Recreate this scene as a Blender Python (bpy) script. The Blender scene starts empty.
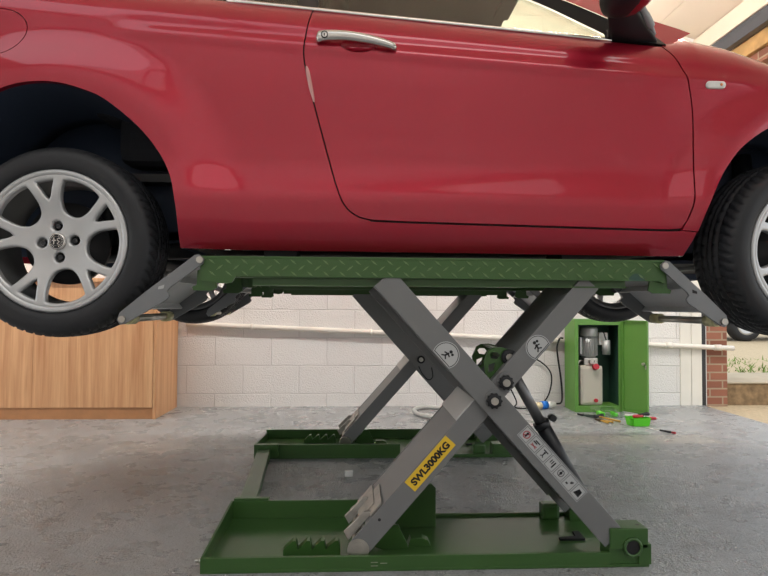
import bpy, bmesh, math, random
from math import sin, cos, pi, sqrt, radians, atan2, exp
from mathutils import Vector, Matrix
from mathutils.geometry import tessellate_polygon
random.seed(7)
SC = bpy.context.scene
COL = SC.collection

# ------------------------------------------------------------------ camera, world, light, exposure
def make_camera():
    yaw, pitch, roll = 0.0482, 0.0302, 0.0057
    f = Vector((sin(yaw)*cos(pitch), cos(yaw)*cos(pitch), sin(pitch)))
    r = Vector((cos(yaw), -sin(yaw), 0)); u = r.cross(f)
    r2 = cos(roll)*r + sin(roll)*u; u2 = -sin(roll)*r + cos(roll)*u
    cd = bpy.data.cameras.new('camera'); cd.sensor_width = 36; cd.lens = 577/768*36
    cd.clip_start = 0.05
    co = bpy.data.objects.new('camera', cd); COL.objects.link(co)
    m = Matrix((r2, u2, -f)).transposed().to_4x4(); m.translation = (.2355, -1.8498, .8416)
    co.matrix_world = m
    SC.camera = co
make_camera()
W = bpy.data.worlds.new('world'); SC.world = W; W.use_nodes = True
bg = W.node_tree.nodes['Background']
bg.inputs[0].default_value = (0.92, 0.96, 1.0, 1); bg.inputs[1].default_value = 1.15
sun = bpy.data.lights.new('sun', 'SUN'); sun.energy = .4; sun.angle = radians(30); sun.color = (1, .95, .86)
so = bpy.data.objects.new('sun', sun); COL.objects.link(so); so.rotation_euler = (radians(38), radians(20), 0)
FILL_LAMP = 75.0            # brightness of the added tube lamps
vs = SC.view_settings
vs.view_transform = 'Standard'; vs.look = 'None'; vs.gamma = 1; vs.use_curve_mapping = False
vs.exposure = 0.56

# ------------------------------------------------------------------ materials
MATS = {}
def srgb(r, g, b):
    return tuple(((c/255)/12.92 if c <= 10 else ((c/255+.055)/1.055)**2.4) for c in (r, g, b)) + (1,)
def mat(name, col, rough=.5, metal=0, coat=0, spec=.5, var=0, vscale=8, bump=0, bscale=60, emit=None, es=1, trans=0, ior=1.45):
    m = bpy.data.materials.new(name); m.use_nodes = True
    nt = m.node_tree; N = nt.nodes; L = nt.links
    b = N['Principled BSDF']
    b.inputs['Base Color'].default_value = col
    b.inputs['Roughness'].default_value = rough; b.inputs['Metallic'].default_value = metal
    b.inputs['Coat Weight'].default_value = coat; b.inputs['Coat Roughness'].default_value = .03
    b.inputs['Specular IOR Level'].default_value = spec
    b.inputs['Transmission Weight'].default_value = trans; b.inputs['IOR'].default_value = ior
    if emit: b.inputs['Emission Color'].default_value = emit; b.inputs['Emission Strength'].default_value = es
    tc = N.new('ShaderNodeTexCoord')
    if var:
        nz = N.new('ShaderNodeTexNoise'); nz.inputs['Scale'].default_value = vscale; nz.inputs['Detail'].default_value = 6
        L.new(tc.outputs['Object'], nz.inputs['Vector'])
        mx = N.new('ShaderNodeMix'); mx.data_type = 'RGBA'; mx.blend_type = 'MULTIPLY'
        rmp = N.new('ShaderNodeMapRange'); rmp.inputs['From Min'].default_value = .3; rmp.inputs['From Max'].default_value = .7
        rmp.inputs['To Min'].default_value = 1-var; rmp.inputs['To Max'].default_value = 1+var*.5
        L.new(nz.outputs['Fac'], rmp.inputs['Value'])
        mx.inputs['Factor'].default_value = 1; mx.inputs['A'].default_value = col
        L.new(rmp.outputs[0], mx.inputs['B']); L.new(mx.outputs['Result'], b.inputs['Base Color'])
    if bump:
        nb = N.new('ShaderNodeTexNoise'); nb.inputs['Scale'].default_value = bscale; nb.inputs['Detail'].default_value = 4
        L.new(tc.outputs['Object'], nb.inputs['Vector'])
        bp = N.new('ShaderNodeBump'); bp.inputs['Strength'].default_value = bump; bp.inputs['Distance'].default_value = .004
        L.new(nb.outputs['Fac'], bp.inputs['Height']); L.new(bp.outputs[0], b.inputs['Normal'])
    MATS[name] = m
    return m
RED = mat('red_paint', srgb(164, 14, 44), .40, .55, 1.0, .5)
GREEN = mat('lift_green', srgb(56, 90, 42), .34, 0, .15, .5, var=.08, vscale=5, bump=.05, bscale=300)
LUG = mat('worn_lug_highlight', srgb(104, 128, 84), .35, .1)  # lighter green for worn lugs, with their edge highlight painted in
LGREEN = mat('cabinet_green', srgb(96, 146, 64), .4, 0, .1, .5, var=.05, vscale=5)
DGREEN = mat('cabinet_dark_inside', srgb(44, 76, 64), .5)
GREY = mat('arm_grey', srgb(116, 117, 117), .40, .15, 0, .5, var=.05, vscale=4, bump=.04, bscale=300)
LGREY = mat('ramp_grey', srgb(122, 124, 126), .4, .3, 0, .5, var=.06, vscale=5)
WELD = mat('pale_grey_plate', srgb(188, 187, 185), .45, .2)
DECK = mat('silver_grey_deck', srgb(196, 198, 200), .45, .1)
STEEL = mat('bright_steel', srgb(190, 186, 178), .32, .9, var=.15, vscale=30)
WORN = mat('worn_bare_steel', srgb(176, 172, 165), .45, .5, var=.25, vscale=22)
ROD = mat('ground_rod_steel', srgb(120, 120, 122), .3, .6)
CHROME = mat('chrome', srgb(232, 228, 222), .10, 1)
SATIN = mat('satin_chrome', srgb(205, 202, 198), .22, .9)
ALLOY = mat('alloy_silver', srgb(188, 189, 190), .34, .55, .3, var=.04, vscale=6)
BARREL = mat('dark_alloy', srgb(120, 120, 120), .45, .6)
DARKM = mat('dark_steel', srgb(60, 60, 62), .5, .6)
BLACK = mat('black_rubber', srgb(26, 27, 30), .62, bump=.05, bscale=200)
TYRE = mat('tyre_rubber', srgb(40, 41, 44), .5, spec=.4, var=.12, vscale=12)
LINER = mat('arch_liner', srgb(50, 61, 80), .65)
BPLAS = mat('black_plastic', srgb(30, 32, 36), .4)
HILITE = mat('mirror_highlight_grey', srgb(150, 153, 156), .38)  # pale grey stands for the highlight on the black mirror arm
FRAME = mat('window_rubber', srgb(16, 18, 22), .7, spec=.2)
SEAT = mat('seat_fabric', srgb(42, 44, 50), .9, bump=.1, bscale=400)
LINING = mat('headlining', srgb(48, 56, 72), .95)
YELLOW = mat('label_yellow', srgb(222, 184, 50), .45)
WHITE = mat('label_silver', srgb(176, 178, 178), .4)
INK = mat('label_ink', srgb(22, 22, 24), .5)
REDINK = mat('label_red_ink', srgb(160, 40, 52), .5)
NYLON = mat('nylon_roller', srgb(186, 182, 140), .5)
WPAINT = mat('white_paint', srgb(226, 222, 212), .5, var=.05, vscale=5, bump=.08, bscale=60)
WPIPE = mat('white_pipe', srgb(222, 216, 206), .35, var=.04, vscale=6)
CREAM = mat('ceiling_board', srgb(222, 208, 188), .8, var=.03, vscale=2)
TIMBER = mat('rough_timber', srgb(190, 150, 96), .75, var=.3, vscale=9, bump=.2, bscale=30)
TRACK = mat('galvanised_track', srgb(88, 90, 96), .45, .6)
MOTOR = mat('motor_silver', srgb(170, 172, 170), .42, .45)
TANK = mat('reservoir_plastic', srgb(206, 200, 186), .45, trans=.15)
REDCAP = mat('red_plastic', srgb(176, 22, 40), .35)
LIME = mat('lime_plastic', srgb(96, 214, 40), .35)
BLUE = mat('blue_plastic', srgb(28, 116, 210), .4)
WPLAS = mat('white_plastic', srgb(230, 230, 226), .4)
HOSE = mat('grey_hose', srgb(176, 176, 172), .5)
OLIVE = mat('dark_tool_grip', srgb(44, 62, 54), .5)
YTOOL = mat('yellow_tool_grip', srgb(190, 148, 56), .5)
BRONZE = mat('worn_brown_steel', srgb(96, 80, 58), .5, .5)
ORANGE = mat('amber_lens', srgb(226, 150, 96), .3)
STONE = mat('step_stone', srgb(140, 116, 86), .9, var=.5, vscale=18, bump=.4, bscale=40)
SLAB = mat('step_slab', srgb(168, 156, 134), .85, var=.12, vscale=8)
GRASS = mat('grass_blades', srgb(104, 140, 52), .7, var=.3, vscale=20)
CARPAINT = mat('dark_car_paint', srgb(52, 54, 60), .3, 0, .8)
FILL_LAMPM = mat('fill_lamp_glow', (1, 1, 1, 1), .5, emit=(1, .98, .94, 1), es=FILL_LAMP)  # glow of the unseen lamps added to light the garage

def glass(name, tint, refl=.12):
    m = bpy.data.materials.new(name); m.use_nodes = True
    nt = m.node_tree; N = nt.nodes; L = nt.links; N.clear()
    o = N.new('ShaderNodeOutputMaterial'); t = N.new('ShaderNodeBsdfTransparent'); g = N.new('ShaderNodeBsdfGlossy')
    t.inputs[0].default_value = tint; g.inputs['Roughness'].default_value = .02
    lw = N.new('ShaderNodeLayerWeight'); lw.inputs['Blend'].default_value = .5
    pw = N.new('ShaderNodeMath'); pw.operation = 'POWER'; pw.inputs[1].default_value = 4.5; L.new(lw.outputs['Facing'], pw.inputs[0])
    fr = N.new('ShaderNodeMath'); fr.operation = 'MULTIPLY_ADD'; fr.inputs[1].default_value = .85; fr.inputs[2].default_value = .045; L.new(pw.outputs[0], fr.inputs[0])
    mx = N.new('ShaderNodeMixShader')
    L.new(fr.outputs[0], mx.inputs[0]); L.new(t.outputs[0], mx.inputs[1]); L.new(g.outputs[0], mx.inputs[2])
    L.new(mx.outputs[0], o.inputs[0])
    return m
GLASS = glass('window_glass', (.83, .83, .75, 1))
CLEAR = glass('clear_plastic', (.95, .97, .96, 1))

def wall_material():
    m = bpy.data.materials.new('painted_blockwork'); m.use_nodes = True
    nt = m.node_tree; N = nt.nodes; L = nt.links; b = N['Principled BSDF']
    tc = N.new('ShaderNodeTexCoord'); sp = N.new('ShaderNodeSeparateXYZ'); cb = N.new('ShaderNodeCombineXYZ')
    L.new(tc.outputs['Object'], sp.inputs[0])
    ad = N.new('ShaderNodeMath'); ad.operation = 'ADD'; L.new(sp.outputs[0], ad.inputs[0]); L.new(sp.outputs[1], ad.inputs[1])
    a2 = N.new('ShaderNodeMath'); a2.operation = 'ADD'; L.new(sp.outputs[2], a2.inputs[0]); a2.inputs[1].default_value = .12
    L.new(ad.outputs[0], cb.inputs[0]); L.new(a2.outputs[0], cb.inputs[1])
    # a little wobble so the joints are not ruler straight
    wn = N.new('ShaderNodeTexNoise'); wn.inputs['Scale'].default_value = 6; L.new(cb.outputs[0], wn.inputs['Vector'])
    wv = N.new('ShaderNodeVectorMath'); wv.operation = 'SCALE'; wv.inputs['Scale'].default_value = .012; L.new(wn.outputs['Color'], wv.inputs[0])
    av = N.new('ShaderNodeVectorMath'); av.operation = 'ADD'; L.new(cb.outputs[0], av.inputs[0]); L.new(wv.outputs[0], av.inputs[1])
    br = N.new('ShaderNodeTexBrick'); br.inputs['Scale'].default_value = 1
    br.inputs['Brick Width'].default_value = .46; br.inputs['Row Height'].default_value = .232
    br.inputs['Mortar Size'].default_value = .0055; br.inputs['Mortar Smooth'].default_value = .6
    br.inputs['Color1'].default_value = (.78, .76, .735, 1); br.inputs['Color2'].default_value = (.745, .725, .70, 1); br.inputs['Mortar'].default_value = (.67, .645, .62, 1)
    L.new(av.outputs[0], br.inputs['Vector'])
    n1 = N.new('ShaderNodeTexNoise'); n1.inputs['Scale'].default_value = 90; n1.inputs['Detail'].default_value = 5
    L.new(tc.outputs['Object'], n1.inputs['Vector'])
    vo = N.new('ShaderNodeTexVoronoi'); vo.inputs['Scale'].default_value = 55; L.new(tc.outputs['Object'], vo.inputs['Vector'])
    pit = N.new('ShaderNodeMapRange'); pit.inputs['From Min'].default_value = .05; pit.inputs['From Max'].default_value = .28
    L.new(vo.outputs['Distance'], pit.inputs['Value'])
    h = N.new('ShaderNodeMath'); h.operation = 'MULTIPLY_ADD'; L.new(br.outputs['Fac'], h.inputs[0]); h.inputs[1].default_value = -1.4
    L.new(n1.outputs['Fac'], h.inputs[2])
    h2 = N.new('ShaderNodeMath'); h2.operation = 'MULTIPLY_ADD'; L.new(pit.outputs[0], h2.inputs[0]); h2.inputs[1].default_value = .35; L.new(h.outputs[0], h2.inputs[2])
    bp = N.new('ShaderNodeBump'); bp.inputs['Strength'].default_value = .55; bp.inputs['Distance'].default_value = .012
    L.new(h2.outputs[0], bp.inputs['Height']); L.new(bp.outputs[0], b.inputs['Normal'])
    L.new(br.outputs['Color'], b.inputs['Base Color']); b.inputs['Roughness'].default_value = .55
    return m
WALL = wall_material()

def floor_material():
    m = bpy.data.materials.new('worn_painted_concrete'); m.use_nodes = True
    nt = m.node_tree; N = nt.nodes; L = nt.links; b = N['Principled BSDF']
    tc = N.new('ShaderNodeTexCoord')
    def noise(s, d=6, rough=.6):
        n = N.new('ShaderNodeTexNoise'); n.inputs['Scale'].default_value = s; n.inputs['Detail'].default_value = d; n.inputs['Roughness'].default_value = rough
        L.new(tc.outputs['Object'], n.inputs['Vector']); return n.outputs['Fac']
    def rng(v, a, c, lo, hi):
        r = N.new('ShaderNodeMapRange'); r.inputs['From Min'].default_value = a; r.inputs['From Max'].default_value = c
        r.inputs['To Min'].default_value = lo; r.inputs['To Max'].default_value = hi; L.new(v, r.inputs['Value']); return r.outputs[0]
    def mix(f, a, c, mode='MIX'):
        x = N.new('ShaderNodeMix'); x.data_type = 'RGBA'; x.blend_type = mode
        for s, v in (('Factor', f), ('A', a), ('B', c)):
            if isinstance(v, (int, float, tuple)): x.inputs[s].default_value = v
            else: L.new(v, x.inputs[s])
        return x.outputs['Result']
    c = mix(rng(noise(1.3, 4), .35, .65, 0, 1), (.275, .282, .288, 1), (.365, .374, .382, 1))
    c = mix(rng(noise(9), .54, .70, 0, .6), c, (.16, .155, .15, 1))          # scuffed darker wear
    c = mix(rng(noise(34, 8, .75), .57, .66, 0, .8), c, (.10, .096, .092, 1))   # small dark pits
    c = mix(rng(noise(60, 6, .7), .62, .72, 0, .6), c, (.45, .44, .42, 1))    # pale chips
    c = mix(rng(noise(120, 3, .7), .52, .66, 0, .55), c, (.13, .125, .12, 1))  # fine grain
    c = mix(rng(noise(150, 3, .7), .58, .70, 0, .6), c, (.50, .49, .47, 1))
    # pale repaired strips of screed
    sp = N.new('ShaderNodeSeparateXYZ'); L.new(tc.outputs['Object'], sp.inputs[0])
    def band(v, c0, hw, soft):
        s = N.new('ShaderNodeMath'); s.operation = 'SUBTRACT'; L.new(v, s.inputs[0]); s.inputs[1].default_value = c0
        a = N.new('ShaderNodeMath'); a.operation = 'ABSOLUTE'; L.new(s.outputs[0], a.inputs[0])
        return rng(a.outputs[0], hw, hw+soft, 1, 0)
    def mul(a, b2):
        q = N.new('ShaderNodeMath'); q.operation = 'MULTIPLY'; L.new(a, q.inputs[0])
        if isinstance(b2, float): q.inputs[1].default_value = b2
        else: L.new(b2, q.inputs[1])
        return q.outputs[0]
    p1 = mul(mul(band(sp.outputs[0], 1.95, .55, .06), band(sp.outputs[1], 1.76, .10, .03)), rng(noise(14), .35, .55, .15, .7))
    c = mix(p1, c, (.52, .49, .43, 1))
    p2 = mul(mul(band(sp.outputs[0], -.98, .22, .03), band(sp.outputs[1], 1.62, .09, .02)), rng(noise(20), .35, .55, .1, .55))
    c = mix(p2, c, (.50, .48, .45, 1))
    L.new(c, b.inputs['Base Color'])
    L.new(rng(noise(5), .3, .7, .20, .38), b.inputs['Roughness']); b.inputs['Specular IOR Level'].default_value = .8
    h = N.new('ShaderNodeMath'); h.operation = 'MULTIPLY_ADD'; L.new(noise(28, 8, .65), h.inputs[0]); h.inputs[1].default_value = 1.0; L.new(noise(110, 4), h.inputs[2])
    bp = N.new('ShaderNodeBump'); bp.inputs['Strength'].default_value = .8; bp.inputs['Distance'].default_value = .010
    L.new(h.outputs[0], bp.inputs['Height']); L.new(bp.outputs[0], b.inputs['Normal'])
    return m
FLOOR = floor_material()

def wood_material():
    m = bpy.data.materials.new('beech_laminate'); m.use_nodes = True
    nt = m.node_tree; N = nt.nodes; L = nt.links; b = N['Principled BSDF']
    tc = N.new('ShaderNodeTexCoord'); mp = N.new('ShaderNodeMapping'); L.new(tc.outputs['Object'], mp.inputs[0])
    mp.inputs['Scale'].default_value = (1, 1, .045)
    n1 = N.new('ShaderNodeTexNoise'); n1.inputs['Scale'].default_value = 22; n1.inputs['Detail'].default_value = 5; n1.inputs['Distortion'].default_value = .4
    n2 = N.new('ShaderNodeTexNoise'); n2.inputs['Scale'].default_value = 95; n2.inputs['Detail'].default_value = 3
    L.new(mp.outputs[0], n1.inputs['Vector']); L.new(mp.outputs[0], n2.inputs['Vector'])
    ad = N.new('ShaderNodeMath'); ad.operation = 'MULTIPLY_ADD'; L.new(n2.outputs['Fac'], ad.inputs[0]); ad.inputs[1].default_value = .55; L.new(n1.outputs['Fac'], ad.inputs[2])
    cr = N.new('ShaderNodeValToRGB'); L.new(ad.outputs[0], cr.inputs[0])
    cr.color_ramp.elements[0].position = .5; cr.color_ramp.elements[0].color = srgb(190, 134, 90)
    cr.color_ramp.elements[1].position = 1.0; cr.color_ramp.elements[1].color = srgb(222, 174, 128)
    L.new(cr.outputs[0], b.inputs['Base Color']); b.inputs['Roughness'].default_value = .42
    return m
WOOD = wood_material()
PLINTH = mat('beech_plinth', srgb(180, 128, 86), .45, var=.12, vscale=16)

def brick_material():
    m = bpy.data.materials.new('red_brick'); m.use_nodes = True
    nt = m.node_tree; N = nt.nodes; L = nt.links; b = N['Principled BSDF']
    tc = N.new('ShaderNodeTexCoord'); sp = N.new('ShaderNodeSeparateXYZ'); cb = N.new('ShaderNodeCombineXYZ')
    L.new(tc.outputs['Object'], sp.inputs[0])
    ad = N.new('ShaderNodeMath'); ad.operation = 'ADD'; L.new(sp.outputs[0], ad.inputs[0]); L.new(sp.outputs[1], ad.inputs[1])
    L.new(ad.outputs[0], cb.inputs[0]); L.new(sp.outputs[2], cb.inputs[1])
    br = N.new('ShaderNodeTexBrick'); br.inputs['Scale'].default_value = 1; br.inputs['Brick Width'].default_value = .225; br.inputs['Row Height'].default_value = .070
    br.inputs['Mortar Size'].default_value = .007
    br.inputs['Color1'].default_value = srgb(150, 98, 78); br.inputs['Color2'].default_value = srgb(120, 76, 60); br.inputs['Mortar'].default_value = srgb(160, 140, 118)
    L.new(cb.outputs[0], br.inputs['Vector']); L.new(br.outputs['Color'], b.inputs['Base Color']); b.inputs['Roughness'].default_value = .9
    bp = N.new('ShaderNodeBump'); bp.inputs['Strength'].default_value = .5; bp.inputs['Distance'].default_value = .006; bp.invert = True
    L.new(br.outputs['Fac'], bp.inputs['Height']); L.new(bp.outputs[0], b.inputs['Normal'])
    return m
BRICK = brick_material()
GRAVEL = mat('gravel', srgb(182, 164, 134), .95, var=.22, vscale=45, bump=.6, bscale=120)

# ------------------------------------------------------------------ mesh helpers
class MB:
    """collects shapes (world coordinates) and links them as ONE mesh object"""
    def __init__(s): s.bm = bmesh.new(); s.mi = 0; s.smooth = False
    def _faces(s, fs):
        for f in fs:
            if f.is_valid: f.material_index = s.mi; f.smooth = s.smooth
    def hexa(s, P, bev=0):
        v = [s.bm.verts.new(p) for p in P]
        idx = ((0, 3, 2, 1), (4, 5, 6, 7), (0, 1, 5, 4), (1, 2, 6, 5), (2, 3, 7, 6), (3, 0, 4, 7))
        fs = [s.bm.faces.new([v[i] for i in q]) for q in idx]
        s._faces(fs)
        if bev:
            ed = {e for f in fs for e in f.edges}
            r = bmesh.ops.bevel(s.bm, geom=list(ed), offset=bev, segments=2, profile=.6, affect='EDGES', clamp_overlap=True)
            s._faces(r['faces'])
        return s
    def box(s, x0, x1, y0, y1, z0, z1, bev=0):
        return s.hexa([(x0, y0, z0), (x1, y0, z0), (x1, y1, z0), (x0, y1, z0), (x0, y0, z1), (x1, y0, z1), (x1, y1, z1), (x0, y1, z1)], bev)
    def prism(s, poly, a, b, axis='y', bev=0):
        """poly = 2D outline; axis y: (x,z) pairs, axis x: (y,z), axis z: (x,y)"""
        def P(p, t): return {'y': (p[0], t, p[1]), 'x': (t, p[0], p[1]), 'z': (p[0], p[1], t)}[axis]
        va = [s.bm.verts.new(P(p, a)) for p in poly]; vb = [s.bm.verts.new(P(p, b)) for p in poly]
        fs = [s.bm.faces.new(va), s.bm.faces.new(vb[::-1])]
        n = len(poly)
        for i in range(n): fs.append(s.bm.faces.new((va[i], vb[i], vb[(i+1) % n], va[(i+1) % n])))
        bmesh.ops.recalc_face_normals(s.bm, faces=fs); s._faces(fs)
        if bev:
            ed = list({e for f in fs[:2] for e in f.edges})
            r = bmesh.ops.bevel(s.bm, geom=ed, offset=bev, segments=1, affect='EDGES', clamp_overlap=True); s._faces(r['faces'])
        return s
    def tube(s, pts, r, seg=12, caps=True, closed=False):
        pts = [Vector(p) for p in pts]; n = len(pts)
        rad = r if isinstance(r, (list, tuple)) else [r]*n
        rings = []; up = None
        for i, p in enumerate(pts):
            if closed: t = pts[(i+1) % n]-pts[i-1]
            else: t = pts[min(i+1, n-1)]-pts[max(i-1, 0)]
            t.normalize()
            if up is None:
                up = Vector((0, 0, 1)) if abs(t.z) < .9 else Vector((1, 0, 0))
            a = t.cross(up)
            if a.length < 1e-5: a = t.orthogonal()
            a.normalize(); b = a.cross(t); up = b
            rings.append([s.bm.verts.new(p+rad[i]*(cos(2*pi*k/seg)*a+sin(2*pi*k/seg)*b)) for k in range(seg)])
        fs = []
        m = n if closed else n-1
        for i in range(m):
            A, B = rings[i], rings[(i+1) % n]
            for k in range(seg): fs.append(s.bm.faces.new((A[k], A[(k+1) % seg], B[(k+1) % seg], B[k])))
        for f in fs: f.material_index = s.mi; f.smooth = True
        if caps and not closed:
            c = [s.bm.faces.new(rings[0][::-1]), s.bm.faces.new(rings[-1])]
            for f in c: f.material_index = s.mi
            fs += c
        bmesh.ops.recalc_face_normals(s.bm, faces=fs)
        return s
    def cyl(s, p0, p1, r, seg=24, r1=None):
        return s.tube([p0, p1], [r, r if r1 is None else r1], seg)
    def lathe(s, prof, c, axis='y', seg=48, smooth=True, close=False):
        """prof = (radius, along) pairs"""
        c = Vector(c); rings = []
        for r, t in prof:
            ring = []
            for k in range(seg):
                a = 2*pi*k/seg
                d = {'y': (r*cos(a), t, r*sin(a)), 'x': (t, r*cos(a), r*sin(a)), 'z': (r*cos(a), r*sin(a), t)}[axis]
                ring.append(s.bm.verts.new(c+Vector(d)))
            rings.append(ring)
        fs = []
        n = len(prof)
        for i in range(n if close else n-1):
            A, B = rings[i], rings[(i+1) % n]
            for k in range(seg): fs.append(s.bm.faces.new((A[k], A[(k+1) % seg], B[(k+1) % seg], B[k])))
        if not close:
            for ring, rr in ((rings[0], prof[0][0]), (rings[-1], prof[-1][0])):
                if rr > 1e-6 and False: fs.append(s.bm.faces.new(ring))
        for f in fs: f.material_index = s.mi; f.smooth = smooth
        bmesh.ops.recalc_face_normals(s.bm, faces=fs)
        return s
    def grid(s, fn, nu, nv, smooth=True):
        V = [[s.bm.verts.new(fn(i/nu, j/nv)) for j in range(nv+1)] for i in range(nu+1)]
        for i in range(nu):
            for j in range(nv):
                f = s.bm.faces.new((V[i][j], V[i+1][j], V[i+1][j+1], V[i][j+1])); f.material_index = s.mi; f.smooth = smooth
        return s
    def ball(s, c, rx, ry, rz, seg=20, ring=12, e=1.0):
        c = Vector(c)
        def sg(v, p): return math.copysign(abs(v)**p, v)
        def fn(u, v):
            a = 2*pi*u; b = -pi/2+pi*v
            return c+Vector((rx*sg(cos(b), e)*sg(cos(a), e), ry*sg(cos(b), e)*sg(sin(a), e), rz*sg(sin(b), e)))
        s.grid(fn, seg, ring); bmesh.ops.remove_doubles(s.bm, verts=s.bm.verts[:], dist=1e-6)
        return s
    def islands(s):
        seen = set(); out = []
        for v in s.bm.verts:
            if v in seen: continue
            st = [v]; seen.add(v); isl = []
            while st:
                q = st.pop(); isl.append(q)
                for e in q.link_edges:
                    w = e.other_vert(q)
                    if w not in seen: seen.add(w); st.append(w)
            out.append(isl)
        return out
    def build_each(s, name, mats, parent=None):
        """every separate piece becomes an object of its own"""
        first = None
        for isl in s.islands():
            m = MB(); mp = {v: m.bm.verts.new(v.co) for v in isl}; done = set()
            for v in isl:
                for f in v.link_faces:
                    if f in done: continue
                    done.add(f); g = m.bm.faces.new([mp[w] for w in f.verts]); g.smooth = f.smooth; g.material_index = f.material_index
            o = m.build(name, mats, parent)
            if first is None: first = o
        s.bm.free(); return first
    def prism_h(s, outer, holes, a, b):
        """(x,z) outline with holes, thick along y"""
        polys = [[Vector((p[0], p[1], 0)) for p in q] for q in [outer]+list(holes)]
        flat = [p for q in polys for p in q]; tris = tessellate_polygon(polys)
        va = [s.bm.verts.new((p.x, a, p.y)) for p in flat]; vb = [s.bm.verts.new((p.x, b, p.y)) for p in flat]; fs = []
        for t_ in tris:
            fs.append(s.bm.faces.new([va[i] for i in t_])); fs.append(s.bm.faces.new([vb[i] for i in t_[::-1]]))
        k = 0
        for q in polys:
            n = len(q)
            for i in range(n): fs.append(s.bm.faces.new((va[k+i], vb[k+i], vb[k+(i+1) % n], va[k+(i+1) % n])))
            k += n
        bmesh.ops.recalc_face_normals(s.bm, faces=fs); s._faces(fs); return s
    def build(s, name, mats, parent=None, loc=None):
        me = bpy.data.meshes.new(name)
        off = Vector(loc) if loc is not None else (Vector(parent['_o']) if parent is not None and '_o' in parent else Vector((0, 0, 0)))
        s.bm.normal_update()
        bmesh.ops.translate(s.bm, verts=s.bm.verts[:], vec=-off)
        s.bm.to_mesh(me); s.bm.free()
        for m in (mats if isinstance(mats, (list, tuple)) else [mats]): me.materials.append(m)
        o = bpy.data.objects.new(name, me); COL.objects.link(o)
        o['_o'] = tuple(off)
        if parent is not None: o.parent = parent
        else: o.location = off
        return o
ALLOBJ = []
def tag(o, label=None, cat=None, group=None, kind=None):
    if label: o['label'] = label
    if cat: o['category'] = cat
    if group: o['group'] = group
    if kind: o['kind'] = kind
    return o
def thing(name, label, cat, loc=(0, 0, 0), group=None):
    o = bpy.data.objects.new(name, None); COL.objects.link(o); o.location = loc; o.empty_display_size = .1
    o['_o'] = tuple(loc)
    return tag(o, label, cat, group)
def struct(o): o['kind'] = 'structure'; return o
def copy_tree(o, parent=None):
    c = o.copy(); COL.objects.link(c)
    if parent is not None: c.parent = parent
    for ch in list(o.children): copy_tree(ch, c)
    return c
def lerp(a, b, t): return a+(b-a)*t
def sm(a, b, x):
    t = max(0, min(1, (x-a)/(b-a))); return t*t*(3-2*t)
def interp(pts, x):
    if x <= pts[0][0]: return pts[0][1]
    for (a, p), (b, q) in zip(pts, pts[1:]):
        if x <= b: return p+(q-p)*(x-a)/(b-a)
    return pts[-1][1]
def spl(pts, n=8):
    """Catmull-Rom through 2D/3D points"""
    P = [Vector(p) for p in pts]; P = [2*P[0]-P[1]]+P+[2*P[-1]-P[-2]]; out = []
    for i in range(1, len(P)-2):
        for k in range(n):
            t = k/n
            out.append(.5*((2*P[i])+(P[i+1]-P[i-1])*t+(2*P[i-1]-5*P[i]+4*P[i+1]-P[i+2])*t*t+(3*P[i]-P[i-1]-3*P[i+1]+P[i+2])*t**3))
    out.append(P[-2]); return [tuple(p) for p in out]

# ------------------------------------------------------------------ the setting
YB = 2.99; XR = 3.22; XL = -4.6; YF = -4.2
struct(MB().box(XL-.2, XR, YF-.2, YB+.2, -.15, 0).build('floor', FLOOR))
struct(MB().box(XL-.2, XR+.03, YB, YB+.2, 0, 5.2).build('wall_back', WALL))
b = MB()                                   # left wall with a wide open doorway towards the viewer
b.box(XL-.2, XL, 1.4, YB, 0, 5.2); b.box(XL-.2, XL, YF-.2, -3.2, 0, 5.2); b.box(XL-.2, XL, -3.2, 1.4, 2.6, 5.2)
struct(b.build('wall_left', WALL))
struct(MB().box(XL-.2, XR+.2, YF-.2, YF, 0, 5.2).build('wall_front', WALL))
struct(MB().box(XR+.02, XR+.2, YF-.2, -2.72, 0, 3.2).build('wall_right', WALL))
struct(MB().box(XR+.03, XR+.2, -2.70, YB, 2.915, 3.2).build('trim_7', WPAINT))
# sloping boarded ceiling, seams run front to back
def ceil_z(x): return 3.17+(XR-x)*.25
RY0, RY1, RX0, RX1 = -3.9, -1.7, -3.9, 2.4              # unseen rooflight opening, added over the front half to brighten the room
b = MB()
def cslab(x0, x1, y0, y1, lift_=0.0):
    b.hexa([(x0, y0, ceil_z(x0)+lift_), (x1, y0, ceil_z(x1)+lift_), (x1, y1, ceil_z(x1)+lift_), (x0, y1, ceil_z(x0)+lift_),
            (x0, y0, ceil_z(x0)+.05), (x1, y0, ceil_z(x1)+.05), (x1, y1, ceil_z(x1)+.05), (x0, y1, ceil_z(x0)+.05)])
x = XR+.2
while x > XL-.3:
    x1 = x-.598
    for (ya, yb) in ((YF-.2, RY0), (RY0, RY1), (RY1, YB+.2)):
        if (ya, yb) == (RY0, RY1):
            if x <= RX0 or x1 >= RX1: cslab(x1, x, ya, yb)
            elif x > RX1: cslab(RX1, x, ya, yb)
            elif x1 < RX0: cslab(x1, RX0, ya, yb)
        else:
            cslab(x1, x, ya, yb); cslab(x1-.006, x1, ya, yb, .008)
    x = x1-.006
struct(b.build('ceiling', CREAM))
b = MB()
for k in range(3):
    x = lerp(RX0, RX1, k/2); b.box(x-.03, x+.03, RY0, RY1, ceil_z(x)-.01, ceil_z(x)+.07)
struct(b.build('added_rooflight', WPAINT))  # frame bars of the added rooflight
struct(MB().box(XR-.06, XR+.02, -2.6, YB, 3.02, 3.17, .004).build('trim_1', CREAM))      # cream wall plate over the opening
struct(MB().box(XR+.02, XR+.2, -2.7, YB+.2, 2.79, 2.91, .006).build('trim_2', TIMBER))   # timber lintel
struct(MB().box(XR+.06, XR+.2, -2.7, YB+.2, 2.70, 2.79).build('trim_3', BRICK))
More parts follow.
